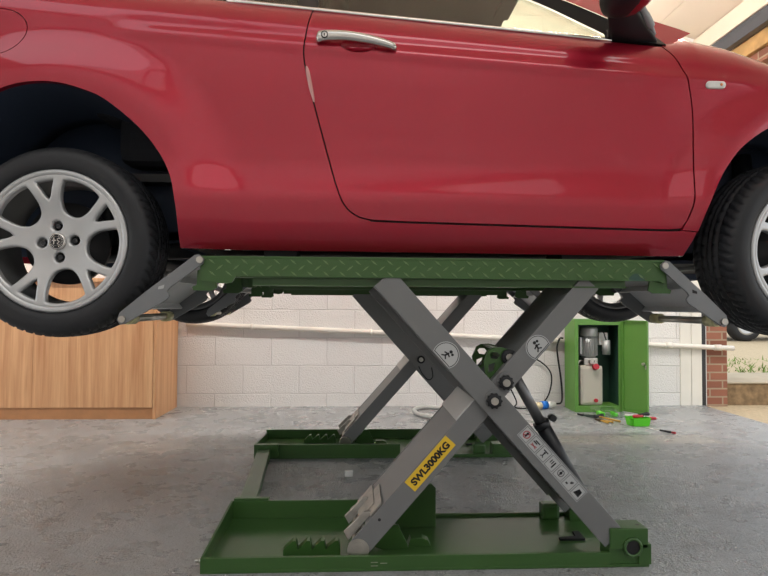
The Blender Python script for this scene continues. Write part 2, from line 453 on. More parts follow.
struct(MB().box(3.015, 3.11, YB-.007, YB-.0005, 0, 3.2, .002).build('trim_4', WPAINT))           # boarding and post in the corner
struct(MB().box(3.115, 3.205, YB-.007, YB-.0005, 0, 3.1, .002).build('trim_5', WPAINT))
struct(MB().box(3.206, 3.24, YB-.007, YB-.0005, 0, 3.0, .002).build('trim_6', DARKM))
b = MB()
b.box(XR-.05, XR+.015, -2.6, YB-.09, 2.985, 3.015, .004); b.box(XR-.05, XR-.03, -2.6, YB-.09, 2.92, 2.985); b.box(XR-.05, XR+.015, -2.6, YB-.09, 2.905, 2.925, .004)
tr = b.build('door_track', TRACK, loc=(XR-.02, 0, 2.96)); tag(tr, 'dark grey steel door track under the ceiling above the open doorway', 'track')
struct(MB().box(XR+.04, XR+.225, YB+.02, YB+.5, -.02, 2.70).build('wall_pillar', BRICK))
# outside ground
struct(MB().box(XR+.001, 26, -9, 26, -.2, -.012).build('ground', GRAVEL))
struct(MB().box(-26, XL-.201, -20, 20, -.2, -.012).build('ground', GRAVEL))
b = MB(); b.box(3.46, 9.5, YB+.07, YB+.79, -.1, .175, .01)
st = b.build('stone_step', STONE, loc=(6, 3.5, 0)); tag(st, 'low rough stone step with pale paving on top, outside by the brick pillar', 'step')
MB().box(3.46, 9.5, YB+.06, YB+.80, .176, .188, .004).build('paving_slab', SLAB, st)
struct(MB().box(3.46, 26, YB+.80, 26, -.1, .17).build('ground', GRAVEL))
b = MB()
for i in range(900):
    gx = random.uniform(3.7, 9); gy = YB+.9+random.random()**1.5*1.5; gh = random.uniform(.02, .07); a = random.uniform(0, pi)
    dx, dy = .008*cos(a), .008*sin(a); lx, ly = random.uniform(-.05, .05), random.uniform(-.05, .05)
    v = [b.bm.verts.new(p) for p in ((gx-dx, gy-dy, .17), (gx+dx, gy+dy, .17), (gx+lx, gy+ly, .17+gh))]; b.bm.faces.new(v)
tag(b.build('grass', GRASS, loc=(6, 4.5, .17)), 'ragged strip of green grass between the stone step and the drive', 'grass', kind='stuff')
# bare tube lamps added out of view beyond the car to brighten the room
for (lx, ly, ln, lab) in ((-1.9, 1.6, 1.8, 'added white tube lamp, out of view above the beech counter'), (1.5, 1.6, 1.8, 'added white tube lamp, out of view closest to the doorway with the timber lintel')):
    z = 2.95
    t = thing('fill_lamp', lab, 'lamp', (lx, ly, z), 'added tube lamps under the ceiling')
    b = MB(); b.box(lx-ln/2, lx+ln/2, ly-.03, ly+.03, z+.045, z+.09, .004)
    for sx in (-.7, .7): b.box(lx+sx-.01, lx+sx+.01, ly-.01, ly+.01, z+.0905, ceil_z(lx+sx)-.002)
    b.build('fill_lamp_housing', WPLAS, t)
    MB().cyl((lx-ln/2+.02, ly, z), (lx+ln/2-.02, ly, z), .04, 16).build('fill_lamp_tube', FILL_LAMPM, t)

# ------------------------------------------------------------------ wooden counter
t = thing('counter_cabinet', 'light beech counter cabinet against the white wall behind the rear wheel', 'cabinet', (-2.6, 2.7, 0))
X1 = -1.224; Y0 = 2.475
MB().box(X1-.022, X1, Y0-.004, YB-.012, 0, 1.0, .0015).build('end_panel', WOOD, t)
xx = X1-.024; i = 0
for w in (.86, .86, .86, .6):
    MB().box(xx-w, xx-.002, Y0, Y0+.02, .085, 1.0, .001).build('front_panel', WOOD, t); xx -= w
MB().box(xx, X1-.024, Y0+.006, Y0+.024, 0, .083).build('plinth', PLINTH, t)
MB().box(xx, X1-.024, Y0+.026, YB-.012, .06, .99).build('carcass', WOOD, t)
MB().box(xx-.02, X1+.015, Y0-.02, YB-.01, 1.0005, 1.03, .003).build('worktop', WOOD, t)

# ------------------------------------------------------------------ pipe on the back wall
def pz(x): return .666-(x+.793)*.041
t = thing('waste_pipe', 'white plastic pipe running along the back wall at a slight fall', 'pipe', (1.2, YB-.029, pz(1.2)))
pts = [(-1.15+4.62*k/20, YB-.029, pz(-1.15+4.62*k/20)) for k in range(21)]
MB().tube(pts, .021, 16).build('pipe_run', WPIPE, t)
for x in (-.62, .36, 1.9):
    c = MB(); c.tube([(x-.011, YB-.029, pz(x)), (x+.011, YB-.029, pz(x))], .0265, 16); c.box(x-.008, x+.008, YB-.02, YB-.001, pz(x)-.012, pz(x)+.012)
    c.build('pipe_clip', WPIPE, t)
for x in (2.9, 3.33):
    MB().tube([(x-.03, YB-.029, pz(x)), (x+.03, YB-.029, pz(x))], .026, 16).build('pipe_coupling', WPIPE, t)

# ------------------------------------------------------------------ power unit cabinet
def power_cabinet():
    x0, x1, y0, y1, H = 1.985, 2.375, 2.70, 2.925, .740
    t = thing('power_unit_cabinet', 'open green steel cabinet standing by the white wall with its door swung out', 'cabinet', ((x0+x1)/2, 2.85, 0))
    b = MB(); b.box(x0, x0+.012, y0, y1, 0, H, .002); b.box(x1-.012, x1, y0, y1, 0, H, .002)
    b.box(x0+.012, x1-.012, y0, y1, H-.012, H); b.box(x0+.012, x1-.012, y0, y1, 0, .045)
    b.box(x0+.012, x0+.03, y0, y0+.01, .045, H-.012); b.box(x1-.03, x1-.012, y0, y0+.01, .045, H-.012); b.box(x0+.03, x1-.03, y0, y0+.01, H-.045, H-.012)
    b.build('cabinet_body', LGREEN, t)
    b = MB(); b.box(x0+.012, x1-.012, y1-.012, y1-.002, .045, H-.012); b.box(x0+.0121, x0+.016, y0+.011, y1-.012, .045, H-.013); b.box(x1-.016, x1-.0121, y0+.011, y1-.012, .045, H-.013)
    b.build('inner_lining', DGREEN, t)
    # door, swung out past a right angle
    hx, hy = x1+.003, y0-.006; ex, ey = 2.488, 2.50
    d = Vector((ex-hx, ey-hy, 0)); L = d.length; d.normalize(); n = Vector((-d.y, d.x, 0))*-1
    def quad(a0, a1, n0, n1, z0, z1, bb, bev=0):
        P = []
        for z in (z0, z1):
            for (a, q) in ((a0, n0), (a1, n0), (a1, n1), (a0, n1)):
                p = Vector((hx, hy, 0))+d*a+n*q; P.append((p.x, p.y, z))
        bb.hexa(P, bev)
    b = MB(); quad(0, L, 0, .006, .012, H-.005, b, .001)
    quad(0, .012, .006, .02, .012, H-.005, b); quad(L-.012, L, .006, .02, .012, H-.005, b); quad(.012, L-.012, .006, .02, .012, .024, b); quad(.012, L-.012, .006, .02, H-.017, H-.005, b)
    door = b.build('cabinet_door', LGREEN, t)
    b = MB(); p = Vector((hx, hy, .40))+d*(L-.035)+n*.006; b.cyl(p, p+n*.02, .011, 16); b.box(p.x-.004, p.x+.004, p.y-.03, p.y-.02, .36, .39)
    q = p-n*.006; b.cyl(q, q-n*.012, .014, 16)
    b.build('door_lock', STEEL, door)
    # hydraulic power unit inside
    u = thing('hydraulic_power_unit', 'silver electric motor and pump on a white oil tank inside the green cabinet', 'motor', (2.16, 2.83, .045))
    cx, cy = 2.138, 2.805
    b = MB(); b.box(cx-.095, cx+.095, cy-.07, cy+.08, .0455, .365, .025); tank = b.build('oil_tank', TANK, u)
    b = MB(); b.cyl((cx+.025, cy-.0705, .352), (cx+.025, cy-.105, .362), .024, 18); b.cyl((cx+.03, cy-.0705, .088), (cx+.03, cy-.086, .088), .015, 16)
    b.build_each('tank_cap', REDCAP, tank)
    b = MB(); b.box(cx-.055, cx+.06, cy-.05, cy+.05, .366, .425, .006); b.cyl((cx, cy-.0505, .395), (cx, cy-.075, .395), .017, 16); b.cyl((cx+.035, cy-.0505, .40), (cx+.035, cy-.068, .40), .01, 12)
    b.tube([(cx-.055, cy-.02, .40), (cx-.085, cy-.03, .40), (cx-.095, cy-.03, .385), (cx-.095, cy-.03, .366)], .008, 10)
    b.build('pump_block', STEEL, u)
    b = MB(); b.lathe([(0, .426), (.05, .426), (.062, .44), (.062, .60), (.0, .60)], (cx, cy, 0), 'z', 40)
    for k in range(28):
        a = 2*pi*k/28; c, s_ = cos(a), sin(a)
        b.hexa([(cx+.06*c-.003*s_, cy+.06*s_+.003*c, .445), (cx+.073*c-.002*s_, cy+.073*s_+.002*c, .445), (cx+.073*c+.002*s_, cy+.073*s_-.002*c, .445), (cx+.06*c+.003*s_, cy+.06*s_-.003*c, .445),
                (cx+.06*c-.003*s_, cy+.06*s_+.003*c, .595), (cx+.073*c-.002*s_, cy+.073*s_+.002*c, .595), (cx+.073*c+.002*s_, cy+.073*s_-.002*c, .595), (cx+.06*c+.003*s_, cy+.06*s_-.003*c, .595)])
    b.build('motor_body', MOTOR, u)
    MB().lathe([(.072, .6005), (.075, .605), (.075, .655), (.066, .672), (0, .676)], (cx, cy, 0), 'z', 40).build('fan_cover', MOTOR, u)
    b = MB(); b.box(cx-.088, cx-.07, cy-.05, cy+.02, .455, .59, .004); b.build('terminal_rail', MOTOR, u)
    b = MB(); b.box(cx+.077, cx+.15, cy-.035, cy+.03, .53, .63, .006); box_ = b.build('switch_box', WPLAS, u)
    b = MB(); b.cyl((cx+.125, cy-.06, .455), (cx+.125, cy-.06, .57), .03, 22); b.box(cx+.105, cx+.145, cy-.03, cy-.02, .48, .53); b.build('capacitor', MOTOR, u)
    b = MB(); b.tube(spl([(cx+.08, cy-.06, .645), (cx+.10, cy-.07, .63), (cx+.11, cy-.07, .60), (cx+.125, cy-.06, .571)], 5), .005, 8); b.build('motor_cable', BLACK, u)
power_cabinet()

# ------------------------------------------------------------------ scissor lift
DX = -.07; YFAR = 1.80
lift = thing('scissor_lift', 'green and grey scissor lift raised under the red car', 'car lift', (.47, .9, 0))
def T(p, far):                      # near unit coordinates -> far unit
    return (p[0]+DX, YFAR-p[1], p[2]) if far else p
class LB(MB):
    def __init__(s, far): super().__init__(); s.far = far
    def build(s, name, mats, parent=None, loc=None):
        if s.far:
            for v in s.bm.verts: v.co = Vector(T(v.co, True))
            bmesh.ops.reverse_faces(s.bm, faces=s.bm.faces[:])
        return super().build(name, mats, parent, loc)
    def build_each(s, name, mats, parent=None):
        if s.far:
            for v in s.bm.verts: v.co = Vector(T(v.co, True))
            bmesh.ops.reverse_faces(s.bm, faces=s.bm.faces[:]); s.far = False
        return super().build_each(name, mats, parent)
PX, PZ = .678, .534                 # scissor pivot
A0 = (.248, .060); A1 = (1.012, .921)
B0 = (.323, .930); B1 = (1.077, .090)
def arm_pts(p, q, w0, w1, e0=0, e1=0):
    d = Vector((q[0]-p[0], q[1]-p[1])); L = d.length; d.normalize(); n = Vector((-d.y, d.x))
    return d, n, L
def bar(bb, p, q, s0, s1, n0, n1, y0, y1, bev=.0025):
    """bar from fraction length s0..s1 (metres along p->q), n0..n1 across, y0..y1 deep"""
    d, n, L = arm_pts(p, q, 0, 0)
    P = Vector(p)
    def c(s_, m): v = P+d*s_+n*m; return (v.x, v.y)
    a, b_, c_, e = c(s0, n0), c(s1, n0), c(s1, n1), c(s0, n1)
    bb.hexa([(a[0], y0, a[1]), (b_[0], y0, b_[1]), (b_[0], y1, b_[1]), (a[0], y1, a[1]), (e[0], y0, e[1]), (c_[0], y0, c_[1]), (c_[0], y1, c_[1]), (e[0], y1, e[1])], bev)
def oncyl(bb, p, q, s_, m, y0, y1, r, seg=24, r1=None):
    d, n, L = arm_pts(p, q, 0, 0); v = Vector(p)+d*s_+n*m
    bb.cyl((v.x, y0, v.y), (v.x, y1, v.y), r, seg, r1)
def at(p, q, s_, m):
    d, n, L = arm_pts(p, q, 0, 0); v = Vector(p)+d*s_+n*m; return (v.x, v.y)

def pictogram_half(parent, p, q, s_, m, flip, y):
    """half-round silver crush hazard sticker"""
    d, n, L = arm_pts(p, q, 0, 0); c = Vector(p)+d*s_+n*m
    ax = d*flip; ay = n*flip
    def tr(u, v): w = c+ax*u+ay*v; return (w.x, w.y)
    R = .044 if y < .01 else .041
    A_ = [radians(-30+240*k/24) for k in range(25)]
    b = MB()
    b.prism([tr(R*cos(a), R*sin(a)) for a in A_], y-.0006, y)
    b.mi = 1
    for k in range(24):                                    # printed dark outline
        a0, a1 = A_[k], A_[k+1]
        b.prism([tr(R*.93*cos(a0), R*.93*sin(a0)), tr(R*.93*cos(a1), R*.93*sin(a1)), tr(R*.88*cos(a1), R*.88*sin(a1)), tr(R*.88*cos(a0), R*.88*sin(a0))], y-.001, y-.0006)
    def blob(u, v, r): b.prism([tr(u+r*cos(2*pi*k/12), v+r*sin(2*pi*k/12)) for k in range(12)], y-.001, y-.0006)
    def stroke(u0, v0, u1, v1, w=.0022):
        e = Vector((u1-u0, v1-v0)).normalized(); f = Vector((-e.y, e.x))*w
        b.prism([tr(u0+f.x, v0+f.y), tr(u1+f.x, v1+f.y), tr(u1-f.x, v1-f.y), tr(u0-f.x, v0-f.y)], y-.001, y-.0006)
    blob(.003, .019, .0055); blob(.013, .016, .0045)
    stroke(.002, .012, -.002, -.002, .003); stroke(-.002, -.002, -.012, -.010); stroke(-.002, -.002, .008, -.010); stroke(.0, .008, -.012, .004); stroke(.0, .008, .012, .004)
    stroke(-.034, -.0175, .034, -.0175, .0012)
    b.build('crush_hazard_label', [WHITE, INK], parent)

def unit(far):
    # ---------- base tray
    b = LB(far)
    x0, x1, y0, y1 = -.245, 1.06, 0, .45; rz_ = .066 if far else .048
    b.box(x0, x1+.13, y0, y1, .001, .010, .001)
    b.box(x0, x1, y0, y0+.008, .010, rz_, .0015); b.box(x0, x1, y0+.008, y0+.013, rz_-.006, rz_, .001)     # near rail with a lip
    b.box(x0, x0+(.80 if far else .50), y1-.008, y1, .010, .078, .0015)                                                     # inner rail, stops short
    b.box(x0+(.80 if far else .50), x1+.1, y1-.008, y1, .010, .02)
    b.hexa([(x0, y0+.008, .010), (x0+.008, y0+.008, .010), (x0+.008, y1-.008, .010), (x0, y1-.008, .010), (x0, y0+.008, .048), (x0+.008, y0+.008, .048), (x0+.008, y1-.008, .078), (x0, y1-.008, .078)])
    base = b.build('base_tray', GREEN, lift)
    if not far:
        b = MB()
        for (u, z) in ((.288, .028), (.318, .025), (.288, .017)): b.box(u, u+.022, -.0006, -.0001, z, z+.0022)
        b.build('bare_metal_scratch', WORN, base)
    b = LB(far)                                                                                          # bearing block at the pivot end
    b.box(1.06, 1.185, y0-.004, y0+.075, .060, .125, .003); b.box(1.06, 1.195, y0+.004, y0+.08, .010, .060, .002); b.box(1.155, 1.195, y0-.004, y0+.06, .010, .075, .002)
    b.box(1.07, 1.185, y1-.075, y1-.002, .0105, .075, .003)
    bb = b.build_each('bearing_block', GREEN, base)
    b = LB(far); b.lathe([(.023, y0-.010), (.031, y0-.010), (.031, y0-.004), (.023, y0-.0045)], (1.133, 0, .066), 'y', 32, close=True); b.build('pivot_tube', GREEN, base)
    b = LB(far); b.lathe([(.0229, y0-.0052), (0, y0-.0052)], (1.133, 0, .066), 'y', 32); b.build('tube_bore', INK, base)
    for hx_ in (1.082, 1.165):
        b = LB(far); b.lathe([(0, .1255), (.007, .1255)], (hx_, .03, .0), 'z', 12); b.build('block_bolt', DARKM, base)
    b = LB(far)                                                                                          # locking teeth
    for k in range(4):
        x = .0+k*.047
        b.prism([(x, .0105), (x+.0475, .0105), (x+.0475, .028), (x+.041, .058), (x+.031, .058), (x, .030)], .10, .135)
    b.build('locking_teeth', GREEN, base)
    b = LB(far)                                                                                          # guide brackets for the arm foot
    b.prism([(.33, .0105), (.42, .0105), (.415, .03), (.385, .092), (.36, .092), (.30, .02)], .14, .15, bev=.001)
    if not far: b.prism([(.385, .0105), (.54, .0105), (.54, .155), (.525, .17), (.47, .17), (.40, .095)], .33, .345, bev=.001)
    b.prism([(.42, .0105), (.50, .0105), (.49, .03), (.47, .038), (.43, .038)], .16, .20, bev=.001)
    b.build_each('guide_bracket', GREEN, base)
    b = LB(far); b.box(.965, 1.035, .385, .438, .0105, .072, .012); b.build('cylinder_lug', GREEN, base)
    b = LB(far); b.prism([(.965, .19), (1.055, .19), (1.058, .26), (1.035, .26), (1.03, .215), (.965, .205)], .0102, .018, 'z'); b.build('stop_plate', BLACK, base)
    # ---------- inner scissor arm (A): box section between the outer plates
    b = LB(far); L = sqrt((A1[0]-A0[0])**2+(A1[1]-A0[1])**2)
    hw = .033
    bar(b, A0, A1, -.01, L, -hw, hw+.002, .022, .032); bar(b, A0, A1, -.01, L, -hw, hw+.002, .318, .328)
    bar(b, A0, A1, .07, L, hw-.008, hw, .0325, .3175); bar(b, A0, A1, .14, L, -hw, -hw+.008, .0325, .3175)
    armA = b.build('inner_arm', GREY, lift)
    b = LB(far); bar(b, A0, A1, .515, .605, hw+.0005, hw+.006, .024, .326, .001); b.build('weld_plate', WELD, armA)
    b = LB(far)                                                                                          # worn foot with rollers
    oncyl(b, A0, A1, 0, 0, .0186, .0215, .035, 32); oncyl(b, A0, A1, 0, 0, .0160, .0185, .026, 28); oncyl(b, A0, A1, 0, 0, .0140, .0159, .017, 24)
    oncyl(b, A0, A1, 0, 0, .3285, .345, .034, 32); oncyl(b, A0, A1, 0, 0, .0325, .3175, .02, 20)
    b.build('foot_roller', STEEL, armA)
    b = LB(far)
    d, n, _ = arm_pts(A0, A1, 0, 0)
    def tab(ya, yb, s0, s1, e0, e1):
        P = [at(A0, A1, s0, hw+.001), at(A0, A1, s1, hw+.001), at(A0, A1, s1-.02, hw+e1), at(A0, A1, s0+.01, hw+e0)]
        b.prism(P, ya, yb, bev=.001)
    tab(.06, .075, -.01, .11, .03, .024); tab(.20, .215, -.01, .11, .03, .024)
    bar(b, A0, A1, .045, .125, hw+.0012, hw+.010, .10, .30, .001); bar(b, A0, A1, .10, .155, hw+.0012, hw+.006, .04, .24, .001)
    b.build('foot_catch', WORN, armA)
    b = LB(far); oncyl(b, A0, A1, .115, .012, .0212, .0219, .005, 14); b.build('arm_hole', INK, armA)
    # ---------- outer scissor arm (B): two plates outside A, web between them away from the pivot
    b = LB(far); L = sqrt((B1[0]-B0[0])**2+(B1[1]-B0[1])**2); sp = sqrt((PX-B0[0])**2+(PZ-B0[1])**2)
    h2 = .0405
    bar(b, B0, B1, 0, L, -h2, h2, .004, .014); bar(b, B0, B1, 0, L, -h2-.013, h2, .34, .352)
    bar(b, B0, B1, 0, sp-.11, -h2+.010, -h2+.018, .0145, .3395)
    bar(b, B0, B1, sp+.12, L-.05, -h2+.010, -h2+.018, .0145, .3395)
    bar(b, B0, B1, sp+.03, L-.10, -h2-.02, -h2+.004, .332, .3395, .001)
    armB = b.build('outer_arm', GREY, lift)
    # ---------- pivot bolts
    for (x, z, yy, r) in ((PX+.003, PZ+.003, .004, .0225), (.724, .593, .022, .0215)):
        par = armB if yy < .01 else armA
        b = LB(far); b.cyl((x+.004, yy-.006, z+.004), (x+.004, yy-.0005, z+.004), r+.009, 32); b.build('pivot_washer', GREY, par)
        b = LB(far)
        for k in range(10):
            a = 2*pi*k/10; b.tube([(x+r*cos(a), yy-.0155, z+r*sin(a)), (x+r*cos(a), yy-.0065, z+r*sin(a))], .0036, 10)
        b.lathe([(.0125, yy-.0062), (r, yy-.0062), (r, yy-.017), (.0125, yy-.017)], (x, 0, z), 'y', 28); b.build('castle_nut', BLACK, par)
        b = LB(far); b.cyl((x, yy-.022, z), (x, yy-.0063, z), .012, 24); b.build('pivot_pin', STEEL, par)
    if far:                      # the same bolt heads on the side of the far unit that faces the viewer
        x, z, yy = PX+DX, PZ, YFAR-.352-.0005
        b = MB(); b.cyl((x, yy-.004, z), (x, yy-.0, z), .026, 28); b.build('pivot_washer', GREY, armB)
        b = MB(); b.lathe([(.0125, yy-.0042), (.022, yy-.0042), (.022, yy-.016), (.0125, yy-.016)], (x, 0, z), 'y', 28); b.build('castle_nut', BLACK, armB)
        b = MB(); b.cyl((x, yy-.02, z), (x, yy-.0043, z), .012, 24); b.build('pivot_pin', STEEL, armB)
    # ---------- hydraulic ram
    c0 = Vector((.780, .19, .632)); c1 = Vector((1.062, .19, .135)); dd = (c1-c0).normalized()
    m0 = c0+dd*.235
    b = LB(far); b.cyl(m0, c1, .026, 28); b.cyl(m0-dd*.004, m0+dd*.018, .029, 28); b.cyl(m0+Vector((.036, 0, .02)), m0+Vector((.036, -.03, .02)), .012, 16)
    ram = b.build('hydraulic_ram', BPLAS, lift)
    b = LB(far); b.cyl(c0, m0, .019, 24); b.build('ram_rod', ROD, ram)
    b = LB(far)
    o_ = [(.655, .60), (.70, .575), (.77, .645), (.772, .68), (.755, .71), (.725, .718), (.688, .716), (.668, .705), (.648, .66)]
    h_ = [(.672, .688), (.682, .697), (.705, .697), (.716, .684), (.706, .668), (.680, .672)]
    h3 = [(.668, .645), (.696, .655), (.690, .620), (.668, .612)]
    o_, h_, h3 = [[(.715+(x-.715)*.80, .648+(z-.648)*.80) for x, z in P_] for P_ in (o_, h_, h3)]
    b.prism_h(o_, [h_, h3], .06, .068); b.prism_h(o_, [h_, h3], .25, .258)
    b.box(.70, .722, .0685, .2495, .695, .701)
    br = b.build('ram_bracket', GREEN, armA)
    b = LB(far); b.lathe([(.012, .045), (.026, .045), (.026, .059), (.012, .059)], (.745, 0, .672), 'y', 24); b.build('bracket_nut', BLACK, br)
    b = LB(far); b.cyl((.745, .04, .672), (.745, .27, .672), .0115, 20); b.build('bracket_pin', STEEL, br)
    # ---------- platform
    b = LB(far)
    p0, p1, zt = -.258, 1.25, .996
    b.box(p0, p1, .0, .45, zt-.008, zt, .0015)
    def side(ya, yb):
        b.prism([(p0, zt-.0082), (p0, .918), (p0+.075, .908), (p0+.10, .912), (p0+.112, .933), (p1-.09, .926), (p1-.02, .926), (p1, .918), (p1, zt-.0082)], ya, yb)
    side(0, .006); side(.444, .45)
    b.box(p0+.16, p1-.12, .03, .04, .903, .935); b.box(p0+.16, p1-.12, .41, .42, .903, .935); b.box(p0+.16, p1-.12, .02, .0298, .903, .908); b.box(p0+.06, p1-.06, .0062, .0298, .928, .933)
    b.box(p0+.18, p1-.3, .0402, .4098, .935, .94); b.box(p0+.06, p1-.06, .05, .4, .96, .966)
    for k in range(29):                                   # tread lugs on the edge
        x = p0+.035+k*.0515
        for (zz, s_, o) in ((.979, -1, 0), (.960, 1, .026), (.941, -1, .002)):
            xx = x+o
            if xx > p1-.03: continue
            w = .0105
            b.mi = 1
            for yy, dy in ((0, -.0022), (.45, .0022)):
                P = [(xx-w, zz-s_*w*.8), (xx+.002, zz-.002*s_+.0022), (xx+w, zz+s_*w*.8), (xx-.002, zz+.002*s_-.0022)]
                b.prism([(xx-w, zz-s_*w*.8), (xx-.0015, zz+s_*.0025), (xx+w, zz+s_*w*.8), (xx+.0015, zz-s_*.0025)], min(yy, yy+dy), max(yy, yy+dy))
    plat = b.build('platform', [GREEN, LUG], lift)
    b = LB(far)
    for x, dx in ((p0, 1), (p1, -1)):                      # hooked hinge ears under each end
        for ya in (.012, .432):
            b.prism([(x, .955), (x+dx*.04, .955), (x+dx*.05, .895), (x+dx*.034, .886), (x-dx*.024, .886), (x-dx*.028, .897), (x-dx*.014, .904), (x-dx*.012, .95)], ya, ya+.008)
    b.build_each('hinge_ear', GREEN, plat)
    b = LB(far); b.prism([(p1-.095+.027*cos(a), .927+.024*sin(a)) for a in [pi*k/12 for k in range(13)]], -.001, -.0002); b.build('slot', DGREEN, plat)
    # ---------- drop ramps at both ends
    for end in (0, 1):
        hx, hz, tx, tz, sg = (p1-.008, .976, 1.445, .795, 1) if end else (p0+.002, .982, -.497, .795, -1)
        H = (hx, hz); Tt = (tx, tz)
        d = Vector((tx-hx, tz-hz)); Lr = d.length; d.normalize(); n = Vector((-d.y, d.x))
        if n.y > 0: n = -n                                 # n points down, away from the deck
        def q(s_, m): v = Vector(H)+d*s_+n*m; return (v.x, v.y)
        P = lambda s_, m, y: (q(s_, m)[0], y, q(s_, m)[1])
        b = LB(far)                                        # deck: top sheet, folded front and cross rib, one welded sheet
        pr = [(.015, -.012), (.10, -.020), (Lr*.82, -.020), (Lr*.82, .006), (Lr*.80, .006), (Lr*.80, -.0155), (.104, -.0155), (.104, .012), (.099, .012), (.099, -.0155), (.018, -.008)]
        b.prism([q(*t_) for t_ in pr], -.003, .455)
        ramp = b.build('drop_ramp', DECK, lift)
        b = LB(far)
        prof = [q(-.008, -.016), q(.004, -.022), q(Lr*.62, -.022), q(Lr-.01, -.018), q(Lr+.012, -.004), q(Lr+.012, .014), q(Lr, .02), q(Lr*.52, .038), q(Lr*.47, .034), q(Lr*.46, .018), q(Lr*.42, .014), q(.0, .015), q(-.012, .006)]
        b.prism(prof, -.013, -.004, bev=.0012); b.prism(prof, .456, .465, bev=.0012)
        b.build_each('ramp_side', LGREY, ramp); side_ = ramp
        c = q(Lr-.006, .004)
        b = LB(far); b.cyl((c[0], .012, c[1]), (c[0], .44, c[1]), .0125, 20); b.build('ramp_axle', STEEL, side_)
        b = LB(far); b.cyl((c[0], .02, c[1]), (c[0], .075, c[1]), .0195, 24); b.cyl((c[0], .375, c[1]), (c[0], .43, c[1]), .0195, 24); b.build_each('ramp_roller', NYLON, side_)
        b = LB(far)
        for cc in (H, (q(Lr-.004, .004))): b.cyl((cc[0], -.02, cc[1]), (cc[0], -.0132, cc[1]), .0105, 18)
        b.build_each('ramp_bolt', STEEL, side_)
        b = LB(far); c = q(Lr*.5, .004); e1 = q(Lr*.545, .012)
        b.prism([q(Lr*.44, -.004), q(Lr*.50, -.010), q(Lr*.52, -.004), q(Lr*.47, .004)], -.0138, -.0131); b.build('ramp_slot', INK if end else WHITE, side_)
    return base, armA, armB, plat, ram
nb, nA, nB, nplat, nram = unit(False)
fb, fA, fB, fplat, fram = unit(True)
# cross bars joining the two units
b = MB(); b.hexa([(-.222, .452, .015), (-.155, .452, .015), (-.225, 1.348, .015), (-.292, 1.348, .015), (-.222, .452, .062), (-.155, .452, .062), (-.225, 1.348, .062), (-.292, 1.348, .062)], .003)
cb = b.build('cross_bar', GREEN, lift)
b = MB(); b.box(-.235, -.10, .4505, .475, .02, .085, .002); b.box(-.31, -.18, 1.325, 1.3495, .02, .085, .002); b.build_each('cross_bar_flange', GREEN, cb)
b = MB(); b.cyl((-.2535, .03, .03), (-.2455, .03, .03), .010, 16); b.cyl((-.268, .03, .03), (-.254, .03, .03), .006, 12); b.build('levelling_bolt', STEEL, nb)
# stickers
def sticker_text():
    d, n, L = arm_pts(A0, A1, 0, 0)
    s0, s1 = .257, .456; m0, m1 = -.0145, .0305
    y = .0215
    b = MB(); bar(b, A0, A1, s0, s1, m0, m1, y-.0008, y, 0); plate = b.build('load_label', YELLOW, lift); plate['label'] = 'yellow sticker reading SWL3000KG'
    cu = bpy.data.curves.new('txt', 'FONT'); cu.body = 'SWL3000KG'; cu.align_x = 'CENTER'; cu.align_y = 'CENTER'; cu.size = .043; cu.offset = .0021; cu.extrude = .0002; cu.space_character = 1.0
    tmp = bpy.data.objects.new('txt', cu); COL.objects.link(tmp)
    bpy.context.view_layer.update()
    me = bpy.data.meshes.new_from_object(tmp.evaluated_get(bpy.context.evaluated_depsgraph_get()))
    bpy.data.objects.remove(tmp)
    xs = [v.co.x for v in me.vertices]; W_ = max(xs)-min(xs); cx = (max(xs)+min(xs))/2
    ys = [v.co.y for v in me.vertices]; cy = (max(ys)+min(ys))/2; Hh = max(ys)-min(ys)
    kx = (s1-s0-.026)/W_; ky = .024/Hh
    c = Vector(at(A0, A1, (s0+s1)/2, (m0+m1)/2)); off = Vector(plate['_o'])
    for v in me.vertices:
        w = c+d*(v.co.x-cx)*kx+n*(v.co.y-cy)*ky
        v.co = Vector((w.x, y-.0011-v.co.z, w.y))-off
    me.materials.clear(); me.materials.append(INK)
    o = bpy.data.objects.new('label_lettering', me); COL.objects.link(o); o.parent = plate; o['_o'] = tuple(off)
sticker_text()
pictogram_half(nB, B0, B1, .320, -.014, 1, .0035)
pictogram_half(nA, A0, A1, .872, -.008, 1, .0215)
